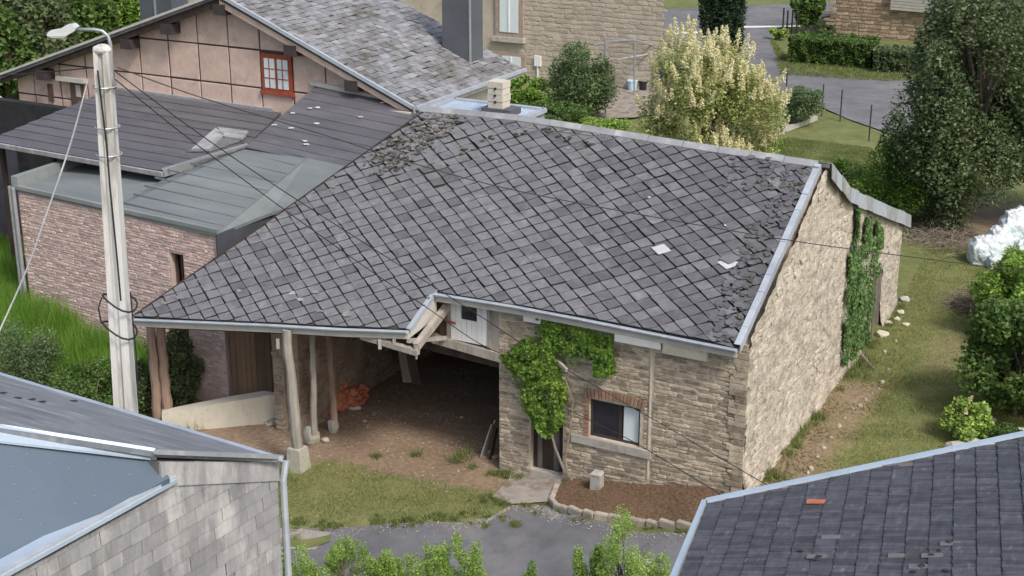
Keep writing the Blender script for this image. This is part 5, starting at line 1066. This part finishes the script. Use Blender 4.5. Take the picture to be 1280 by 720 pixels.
mb = MB(); mb.ubox(UG-9, UG, VG, VG+6, -.5, 3.6); gwl = obj('wall', mb, mat('rubble_mortar', (.34,.27,.20), (.44,.36,.28), 3, .95, .5, 12, 0), gar)
lay(gwl, 'stone', L(0, VG, 0), -Vector(EU), EZ, [(-a, b, c, d) for a, b, c, d in stonecells(UG-9, UG, .2, 3.6, .16, .26, .3, .75)], STN, mat('rubble_stone', (.25,.18,.125), (.42,.33,.24), 3, .95, .5, 20, .35, hue=.012), limit=200, thick=.1, inset=.03, jit=.02, rot=.05, tj=.05, stuff='stone_field', shapejit=.08)
a = onV(1113, 12, VG-.3); mb = MB(); mb.prism([L(a[0], VG-.35, a[2]), L(UG-9.6, VG-.35, a[2]-.1), L(UG-9.6, VG-.35, 6), L(a[0], VG-.35, 6)], Vector(EV)*2); gbd = obj('boarded_upper_part', mb, M['fascia'], gar)
for k in range(7): mb = MB(); mb.beam(L(a[0], VG-.37, a[2]+.08+k*.16), L(UG-9.6, VG-.37, a[2]-.02+k*.16), .03, .13); obj('board', mb, mat('dove_board%d' % k, (.36,.35,.32), (.44,.43,.40), 3, .8, .2, 20, 0), gbd)
mb = MB(); mb.ubox(a[0], UG+.3, VG-.4, VG+6.2, 3.6, 3.75); obj('roof', mb, M['slate2'], gar)
b = G(86, 9); mb = MB(); mb.ubox(b[0]-2, b[0]+2, b[1], b[1]+3, b[2]-1, b[2]+1.2); tag(obj('white_canopy', mb, M['white']), 'white canopy roof showing among the trees at the top left', 'canopy')
# frame pen behind the barn
q1, q2, q3 = G(757, 146), G(793, 121), G(830, 113)
pen = empty('pipe_frame', L(*q1), 'open galvanised pipe frame standing against the far stone house', 'pipe frame')
def tpt(q, px, py): return Vector(onplane(px, py, L(*q), (0, 1, 0)))
P1, P2_, P3 = tpt(q1, 757, 52), tpt(q2, 793, 50), tpt(q3, 832, 61)
for a_p, b_p, nm in [(L(*q1), P1, 'post'), (L(*q2), P2_, 'post'), (L(*q3), P3, 'post'), (tpt(q1, 742, 56), P2_, 'rail'), (P2_, P3, 'rail'), (tpt(q2, 770, 75), tpt(q3, 832, 64), 'rail'), (P1, P2_, 'rail')]:
    mb = MB(); mb.tube([a_p, b_p], .045, 6); obj(nm, mb, M['steel'], pen)
drape('terrace', gpx((740, 150), (760, 108), (835, 104), (850, 140), (790, 150)), M['flag'], .10, 1.0)
def tubpx(name, lab, cat, px, py, r, h, m, taper_=.8, rim=True):
    q = G(px, py); mb = MB(); b = L(*q)+Vector((0, 0, .1)); mb.tube([b, b+Vector((0, 0, h))], [r*taper_, r], 14); mb.tube([b+Vector((0, 0, h-.03)), b+Vector((0, 0, h+.02))], [r*1.06, r*1.06], 14); return tag(obj(name, mb, m), lab, cat)
tubpx('bucket', 'pale blue bucket on the terrace behind the barn ridge', 'bucket', 790, 115, .24, .42, M['pail'])
tubpx('planter', 'wide black planter right of the pale blue bucket', 'planter', 806, 114, .34, .38, M['black'], .9)
tubpx('planter', 'small black pot between the wide black planter and the blue sack', 'planter', 817, 114, .24, .5, M['black'], .85)
q = G(823, 115); mb = MB(); mb.rock(L(q[0], q[1], q[2]+.45), (.3, .25, .55), 3, 3, .35); tag(obj('blue_sack', mb, M['bluesack']), 'bright blue plastic sack leaning by the black planters', 'sack')
tubpx('pot', 'white pot at the foot of the blue sack', 'pot', 829, 118, .2, .3, M['white'])
q = G(672, 100); mb = MB(); c = L(q[0], q[1], q[2]+.9); mb.box(c, Vector(EU)*.17, Vector(EV)*.05, Vector((0, 0, .24))); mb.box(c-Vector((0, 0, .5)), Vector(EU)*.03, Vector(EV)*.03, Vector((0, 0, .5))); tag(obj('garden_sign', mb, M['white']), 'small blank white board on a stake in the shrubs by the far house', 'board')
# timber edging and fence posts on the back lawn
for (x0, y0, x1, y1, lab) in [(972, 169, 1020, 151, 'pale timber beam edging the back lawn by the cream shrub'), (962, 155, 985, 162, 'shorter pale timber meeting the long lawn-edge beam')]:
    a, b = G(x0, y0), G(x1, y1); mb = MB(); mb.beam(L(a[0], a[1], a[2]+.12), L(b[0], b[1], b[2]+.12), .14, .2); tag(obj('lawn_edging', mb, M['sill']), lab, 'timber edging')
for k, (x, y) in enumerate([(982, 126), (1027, 145), (1050, 152), (1086, 176)]):
    q = G(x, y); mb = MB(); mb.tube([L(*q), L(q[0], q[1], q[2]+1.35+.1*(k == 3))], .03, 5); tag(obj('fence_post', mb, M['frame']), ['thin dark fence post beside the shrub at the back lawn corner', 'thin fence post right of the grey-green shrub on the back lawn', 'thin fence post midway along the back road edge', 'tallest thin fence post, nearest the big right tree'][k], 'fence post', 'fence posts between back lawn and road')
for k, (x, y) in enumerate([(983, 47), (989, 48), (978, 44), (995, 50)]):
    q = G(x, y); mb = MB(); mb.tube([L(*q), L(q[0], q[1], q[2]+1.5)], .05, 5); tag(obj('hedge_post', mb, M['black']), 'dark post standing at the road end of the clipped hedge', 'post', 'dark posts at the hedge end')
# big white sacks under the right tree
sk = [((1229, 328), (.40, .33, .40), 'large white builder sack, leftmost of the pile under the big tree'), ((1247, 322), (.36, .32, .46), 'white sack in the middle of the pile with a knotted top'), ((1266, 314), (.42, .36, .66), 'tallest white sack at the back right of the pile'), ((1278, 328), (.34, .3, .34), 'low white sack at the right edge of the pile'), ((1248, 334), (.32, .2, .22), 'crumpled white sack at the front of the pile')]
for k, ((x, y), r_, lab) in enumerate(sk):
    q = G(x, y); mb = MB(); c = L(q[0], q[1], q[2]+r_[2]*.85)
    import bmesh
    b_ = bmesh.new(); bmesh.ops.create_cube(b_, size=2); bmesh.ops.subdivide_edges(b_, edges=b_.edges[:], cuts=14, use_grid_fill=True)
    vs = []
    for v in b_.verts:
        p = v.co.copy(); ln = p.length; p = p.lerp(p.normalized()*1.25, .55); p *= 1+.14*noise.noise(p*1.4+Vector((k*5, 0, 0)))+.16*(.4-abs(noise.noise(p*2.6+Vector((k, 2, 0)))))+.09*(.4-abs(noise.noise(p*6+Vector((k, 7, 0)))))
        if p.z > .7: p.x *= .75; p.y *= .75; p.z += .35*max(0, noise.noise(p*3+Vector((k*9, 1, 1))))
        vs.append(c+Vector((p.x*r_[0], p.y*r_[1], p.z*r_[2])))
    mb.add(vs, [tuple(v.index for v in f.verts) for f in b_.faces]); b_.free()
    if k in (1, 2): t_ = c+Vector((.05, 0, r_[2]*1.0)); mb.tube([t_, t_+Vector((.02, 0, .1)), t_+Vector((.06, 0, .2))], [.12, .04, .08], 8)
    tag(obj('builder_sack', mb, M['bag'], smooth=True), lab, 'sack')

# =================================================================== PLANTS
def plantpx(name, label, cat, x, yb, yt, wpx, n, size, m, **k):
    q = G(x, yb); mp_ = mpp(q); return plant(name, label, cat, q, wpx*mp_/2, topz(q, x, yt), n, size, M[m], **k)
PP = plantpx
# big dark tree at the right, with lower skirts
q = G(1190, 292)
plant('broadleaf_tree', 'big dark green tree with patches of turning leaves right of the barn gable', 'tree', G(1205, 285), 2.2, topz(G(1205, 285), 1215, -25), 46000, .13, M['leaf_dark'], ry=2.0, k=80, trunk=.2, low=.1, tight=.34, stems=2, shape='round')
plant('broadleaf_tree', 'smaller dark tree with brownish leaves reaching toward the road, left of the big tree', 'tree', G(1160, 280), 1.35, topz(G(1160, 280), 1160, 88), 26000, .12, M['leaf_dark'], ry=1.3, k=54, trunk=.12, low=.10, tight=.36)
plant('broadleaf_tree', 'dark tree filling the top right corner behind the white sacks', 'tree', G(1290, 275), 2.4, topz(G(1290, 275), 1270, -30), 36000, .14, M['leaf_dark'], ry=2.2, k=70, trunk=.2, low=.08, tight=.33)
PP('green_shrub', 'mid green shrub under the left edge of the big tree behind the barn roof', 'shrub', 1118, 272, 180, 110, 15000, .09, 'leaf_bright', k=36, low=.02)
PP('green_shrub', 'small light shrub peeping over the barn roof peak', 'shrub', 1045, 236, 202, 48, 4000, .09, 'leaf_lime', k=14)
PP('green_shrub', 'grey-leaved low shrub right of the barn roof peak', 'shrub', 1066, 240, 210, 40, 2500, .08, 'leaf_grey', k=12)
PP('round_shrub', 'round grey-green shrub at the corner of the back lawn by the road', 'shrub', 1001, 158, 106, 50, 7000, .10, 'leaf_grey', k=24)
PP('flowering_shrub', 'large shrub covered in cream flower panicles behind the barn ridge', 'shrub', 883, 262, 54, 160, 34000, .10, 'leaf_pale', ry=1.7, k=66, trunk=.09, stems=4, low=.1, tight=.32, blossom=(430, .40, M['leaf_cream']))
PP('bright_shrub', 'bright yellow-green bush low at the right foot of the cream shrub', 'shrub', 945, 240, 166, 70, 7000, .09, 'leaf_bright', k=22)
PP('columnar_cypress', 'dark columnar cypress behind the cream flowering shrub', 'tree', 899, 112, -60, 56, 34000, .14, 'leaf_cyp', shape='column', k=60, tight=.34, low=.02, up=.1)
PP('young_tree', 'small leafy roadside tree at the top edge beside the hedge', 'tree', 1008, 42, -14, 38, 7000, .22, 'leaf_mid', k=24, trunk=.12)
PP('airy_shrub', 'tall airy blue-green shrub against the far stone house', 'shrub', 723, 150, 60, 74, 15000, .12, 'leaf_grey', k=40, stems=5, low=.05)
PP('green_shrub', 'bright leafy shrub left of the airy shrub behind the barn ridge', 'shrub', 655, 150, 95, 60, 9000, .15, 'leaf_bright', k=26)
PP('green_shrub', 'low spreading green shrub just behind the barn ridge left part', 'shrub', 690, 165, 128, 90, 9000, .12, 'leaf_mid', k=30)
PP('low_hedge', 'low yellowish hedge strip behind the barn ridge', 'hedge', 750, 172, 148, 60, 5000, .09, 'leaf_lime', k=20)
PP('small_plant', 'small potted green plant on the black planter', 'plant', 802, 110, 86, 10, 500, .10, 'leaf_lime', k=6)
def hedge(name, label, p0, p1, wv, h, n, m, seed):
    r = np.random.RandomState(seed); a, b = np.array(L(*p0)), np.array(L(*p1)); t = r.uniform(0, 1, (n, 1)); d = (b-a)/np.linalg.norm(b-a); pp = np.array([-d[1], d[0], 0])
    f = r.uniform(0, 1, n); x = r.uniform(-1, 1, n); z = r.uniform(0, 1, n); face = f < .55
    x = np.where(face, np.sign(x)*r.uniform(.82, 1.05, n), x); z = np.where(face, z, r.uniform(.88, 1.04, n))
    nz = np.array([noise.noise(Vector((tt*14, xx*2, zz*3+seed))) for tt, xx, zz in zip(t[:, 0], x, z)])
    c = a+(b-a)*t+pp*(x*wv*(1+.25*nz))[:, None]+np.stack([0*x, 0*x, z*h*(1+.16*nz)], 1)
    root = empty(name, (a+b)/2, label, 'hedge'); V_, F_ = leaves(c, .15, .3); npobj('foliage', V_, F_, M[m], root)
    mb = MB(); mb.beam(Vector(a)+Vector((0, 0, h*.42)), Vector(b)+Vector((0, 0, h*.42)), wv*1.5, h*.8); obj('dark_core', mb, mat('hedge_core%d' % seed, (.012,.02,.008), (.03,.045,.015), 5), root)  # one solid near-black green block fills the hedge behind the leaves
hedge('clipped_hedge', 'clipped box hedge in front of the rubble stone outbuilding', G(990, 76), G(1092, 84), .9, 1.3, 15000, 'leaf_mid', 4)
hedge('clipped_hedge', 'darker lower hedge continuing right toward the big tree', G(1090, 88), G(1175, 92), .8, 1.05, 11000, 'leaf_dark', 5)
PP('green_shrub', 'yellowish tuft at the road end of the hedge', 'shrub', 972, 50, 34, 20, 1200, .16, 'leaf_lime', k=8)
PP('green_shrub', 'small dark bush against the left corner of the outbuilding', 'shrub', 1030, 44, 28, 24, 1500, .16, 'leaf_dark', k=8)
# right side shrubs along the lawn
PP('leafy_shrub', 'large dark leafy shrub on the right edge of the lawn', 'shrub', 1268, 518, 385, 128, 17000, .115, 'leaf_mid', ry=1.3, k=46, low=.02, tight=.36, asp=.7)
PP('leafy_shrub', 'yellow-green shrub at the right edge above the large dark shrub', 'shrub', 1262, 420, 322, 92, 12000, .10, 'leaf_bright', ry=1.1, k=34, low=.02, tight=.38, asp=.7)
PP('leafy_shrub', 'bright shrub in front of the white sacks', 'shrub', 1275, 360, 316, 56, 4500, .09, 'leaf_bright', k=18)
PP('flowering_bush', 'small light green bush dotted with white flowers on the right lawn edge', 'shrub', 1209, 549, 500, 56, 4500, .085, 'leaf_lime', k=20, low=.02, asp=.75, blossom=(4, .09, M['leaf_cream']))
PP('leafy_shrub', 'low dark shrub between the flowering bush and the lower right roof', 'shrub', 1262, 556, 535, 60, 2500, .08, 'leaf_mid', k=12)
for k, (x, y, s_) in enumerate([(1196, 563, .28), (1217, 556, .22), (1234, 560, .26), (1270, 545, .3), (1238, 527, .14)]):
    rockpx('rock', ['flat grey rock at the lawn edge just above the lower right roof', 'rock tucked under the small flowering bush', 'grey rock right of the flowering bush', 'large rock at the right edge under the dark shrub', 'small pale stone under the large dark shrub'][k], 'rock', x, y, (s_, s_*.8, s_*.45), M['block'] if k % 2 else M['sill'], k+20)
# left bank behind the pole
PP('feathery_shrub', 'feathery half dried shrub on the left bank', 'shrub', 42, 500, 412, 78, 9000, .08, 'leaf_grey', k=30, stems=4, low=.04, asp=.35)
PP('green_shrub', 'low dark green shrub between the bank and the concrete pole', 'shrub', 118, 530, 462, 110, 11000, .085, 'leaf_mid', ry=1.0, k=34, low=.03)
PP('green_shrub', 'dark shrub growing behind the reddish carport posts', 'shrub', 226, 512, 415, 62, 9000, .09, 'leaf_dark', ry=.7, k=26, low=.03)
PP('green_shrub', 'small dark shrub filling the gap right of the pole', 'shrub', 180, 515, 452, 36, 4000, .085, 'leaf_dark', ry=.5, k=14, low=.03)
PP('climbing_bush', 'small green climber at the left corner of the panelled house', 'climber', 46, 152, 116, 36, 4000, .12, 'leaf_mid', k=14)
# dark wood at the top left: trees one can tell apart
tl = [(10, 128, 20, 90, 'leaf_mid', 'rounded green tree at the left edge behind the house'), (58, 118, -10, 80, 'leaf_dark', 'dark tree behind the street lamp'), (108, 92, -30, 80, 'leaf_mid', 'mid green tree right of the lamp head'), (20, 78, -60, 90, 'leaf_dark', 'tall dark tree in the top left corner'), (150, 60, -40, 70, 'leaf_bright', 'lighter green tree left of the dark chimney'), (75, 60, -60, 90, 'leaf_mid', 'tree around the white canopy at the top left'), (165, 40, -60, 60, 'leaf_mid', 'tree just behind the dark left chimney')]
for (x, yb, yt, wp2, m_, lab) in tl: PP('woodland_tree', lab, 'tree', x, yb, yt, wp2, 9000, .30, m_, k=34, trunk=.2, tight=.4, low=.05)
PP('garden_tree', 'bushy tree at the top right behind the outbuilding', 'tree', 1262, 18, -60, 90, 9000, .28, 'leaf_bright', k=30, trunk=.2)
# foreground shrubs along the bottom edge
fg = [(377, 770, 688, 56, 'leaf_lime', 'dull round shrub, leftmost along the bottom edge'), (432, 775, 676, 74, 'leaf_lime', 'large bright shrub, second from the left along the bottom edge'), (485, 775, 694, 48, 'leaf_lime', 'low bright shrub at the bottom edge, third from the left'), (536, 775, 682, 62, 'leaf_lime', 'pointed lime shrub at the bottom edge below the wide grass patch'), (581, 775, 674, 46, 'leaf_lime', 'upright slender shrub at the bottom edge right of the lime one'), (663, 780, 704, 36, 'leaf_bright', 'low shrub tip at the bottom edge under the door slab'), (722, 780, 692, 40, 'leaf_lime', 'thin airy shrub at the bottom edge left of the tallest tip'), (776, 780, 652, 74, 'leaf_lime', 'tallest airy shrub along the bottom edge below the raised bed'), (826, 785, 700, 46, 'leaf_lime', 'small airy shrub at the bottom edge beside the lower right roof'), (745, 780, 672, 30, 'leaf_lime', 'narrow wispy shoot just left of the tallest bottom-edge shrub')]
for (x, yb, yt, wp2, m_, lab) in fg: PP('hedge_shrub', lab, 'shrub', x, yb, yt, wp2*1.15, int(wp2*240), .036, m_, k=38, shape='cone' if wp2 < 45 else 'round', low=.02, tight=.30, stems=3, trunk=.02, group='shrubs along the near roadside')

# grass: tall lush grass on the bank, short blades on the mown parts
def blades(name, polys, n, h, wd, m, seed, lean=.35, thin=None):
    r = np.random.RandomState(seed); out = []
    for poly in polys:
        xs = [p[0] for p in poly]; ys = [p[1] for p in poly]; A_ = abs(area(poly)); k = int(n*A_/sum(abs(area(p)) for p in polys)); c = 0
        while c < k:
            x = r.uniform(min(xs), max(xs), 4000); y = r.uniform(min(ys), max(ys), 4000)
            for a, b in zip(x, y):
                if c >= k: break
                if inpoly(a, b, poly) and (thin is None or r.rand() < thin(a, b)): out.append((a, b)); c += 1
    A_ = np.array(out); z = zgn(A_[:, 0], A_[:, 1]); b = C0+A_[:, :1]*EU+A_[:, 1:2]*EV+z[:, None]*EZ; k = len(b)
    ang = r.uniform(0, 6.28, k); d = np.stack([np.cos(ang), np.sin(ang), 0*ang], 1); ln = r.normal(size=(k, 3))*lean; ln[:, 2] = 1
    hh = h*r.uniform(.45, 1.25, (k, 1)); V_ = np.stack([b-d*wd, b+d*wd, b+ln*hh], 1).reshape(-1, 3)
    return npobj(name, V_, np.arange(3*k).reshape(-1, 3), M[m], kind='stuff', keepoff=True)
def keep(a, b): return max(.05, 1-1.1*float(dirtw(a, b)))
lawnR = [(.0, -2.5), (-7, -2.5), (-9, 8), (-6, 18), (.4, 18), (-.1, 12), (-.1, .2)]
frontG = gpx((340, 655), (400, 655), (500, 650), (570, 650), (612, 645), (636, 612), (622, 590), (560, 560), (450, 560), (380, 590), (320, 590))+[(15, -3), (15, -4.5)]
tag(blades('lawn_grass', [lawnR, frontG], 130000, .055, .008, 'blade', 1, .6, keep), 'short patchy mown grass in front of the carport and beside the gable', 'grass')
bank = [(26, -1.5), (26, 4), (21.2, 4), (20.6, .5), (14.6, .0), (15.3, -1.3), (18, -1.6)]
tag(blades('tall_grass', [bank], 75000, .85, .014, 'tallgrass', 2, .22), 'tall lush green grass on the bank below the pink stone annex', 'grass')
tag(blades('back_grass', [gpx((970, 170), (1090, 185), (1160, 260), (1060, 240), (980, 215))], 60000, .05, .010, 'lawngreen', 3, .6), 'short grass of the back lawn beyond the barn ridge', 'grass')
tag(blades('verge_grass', [gpx((965, 50), (975, 95), (1110, 103), (1180, 100), (1180, 85), (1090, 88), (990, 78))], 20000, .14, .02, 'lawngreen', 4, .6), 'rougher grass on the verge below the clipped hedge', 'grass')

# small ragged things that real ground has: weeds at wall feet, loose grit, leaf litter, tufts
def tufts(name, label, spots, n, h, wd, m, spread, seed):
    r = np.random.RandomState(seed); S_ = np.array(spots, float); k = r.randint(0, len(S_), n)
    u = S_[k, 0]+r.normal(size=n)*spread*S_[k, 2]; v = S_[k, 1]+r.normal(size=n)*spread*S_[k, 2]; z = zgn(u, v)
    b = C0+u[:, None]*EU+v[:, None]*EV+(z+.01)[:, None]*EZ; a = r.uniform(0, 6.28, n); d = np.stack([np.cos(a), np.sin(a), 0*a], 1); ln = r.normal(size=(n, 3))*.5; ln[:, 2] = 1
    hh = (h*r.uniform(.4, 1.3, n)*S_[k, 2])[:, None]; V_ = np.stack([b-d*wd, b+d*wd, b+ln*hh], 1).reshape(-1, 3)
    return tag(npobj(name, V_, np.arange(3*n).reshape(-1, 3), M[m], kind='stuff', keepoff=True), label, 'weeds')
random.seed(91); sp = []
for _ in range(26): v = random.uniform(.3, 11.9); sp.append((-.18-random.uniform(0, .15), v, random.uniform(.4, 1.1)))
for _ in range(16): sp.append((random.uniform(4.95, 5.7), random.uniform(-.35, -.1), random.uniform(.3, .8)))
for _ in range(10): sp.append((random.uniform(.1, 3.8), -.12, random.uniform(.3, .7)))
for p in bed[2:]: 
    for _ in range(3): sp.append((p[0]+random.uniform(-.4, .4), p[1]-.12+random.uniform(-.05, .05), random.uniform(.2, .5)))
for p in edge[:6]:
    for _ in range(14): sp.append((p[0]+random.uniform(-.7, .7), p[1]+random.uniform(-.1, .2), random.uniform(.3, .7)))
for (x, y, s_) in [(578, 573, 1.3), (572, 577, 1), (520, 570, .7), (470, 572, .6), (590, 585, .6), (355, 590, .8), (1075, 462, 1.6), (1070, 470, 1.5), (1085, 450, 1.2), (1122, 385, .8), (240, 535, 1.5), (228, 530, 1.5), (975, 600, 1), (962, 598, 1)]:
    q = G(x, y); sp.append((q[0], q[1], s_*1.3))
tufts('wall_weeds', 'small weeds and grass tufts along the wall feet, kerb and lane edge', sp, 15000, .16, .009, 'lawngreen', .09, 5)
def scatter(name, label, cat, m, cnt, smin, smax, fn, seed, flat=.5, lift=.035):
    r = random.Random(seed); mb = MB()
    while cnt:
        q = fn(r)
        if q is None: continue
        cnt -= 1; u, v = q; s_ = r.uniform(smin, smax); c = L(u, v, zg(u, v)+lift); a = r.uniform(0, 6.28); x = Vector((math.cos(a), math.sin(a), r.uniform(-.2, .2)))*s_; y = Vector((-math.sin(a), math.cos(a), r.uniform(-.2, .2)))*s_*r.uniform(.5, .9); zz = Vector((0, 0, s_*flat))
        mb.add([c-x-y*.6, c+x-y*.8, c+x*.8+y, c-x*.7+y, c+zz+x*.1], [(0, 1, 4), (1, 2, 4), (2, 3, 4), (3, 0, 4)])
    return tag(obj(name, mb, M[m], kind='stuff'), label, cat)
def near_edge(r):
    i = r.randrange(len(edge)-1); t = r.random(); a, b = edge[i], edge[i+1]; return (a[0]+(b[0]-a[0])*t, a[1]+(b[1]-a[1])*t-abs(r.gauss(0, .22)))
scatter('road_grit', 'loose grit and crumbs along the edge of the lane', 'grit', 'flag', 1500, .008, .028, near_edge, 3, lift=.045)
scatter('earth_crumbs', 'earth crumbs and chips scattered over the carport floor', 'crumbs', 'kerb', 900, .01, .035, lambda r: (r.uniform(5.8, 12), r.uniform(-1.6, 5)), 4, lift=.0)
scatter('bark_chips', 'bark chips strewn over the raised bed', 'bark chips', 'mulch', 2600, .012, .035, lambda r: (lambda q: q if inpoly(q[0], q[1], bed+[(.4, -.05), (3.95, -.02)]) else None)((r.uniform(.3, 4.2), r.uniform(-1.9, 0))), 6, flat=.6, lift=.10)
scatter('strip_litter', 'dead stalks and chips on the brown strip beside the gable wall', 'litter', 'mulch', 1500, .012, .04, lambda r: (-r.uniform(.15, 1.5), r.uniform(-1.2, 7.5)), 7, lift=.0)
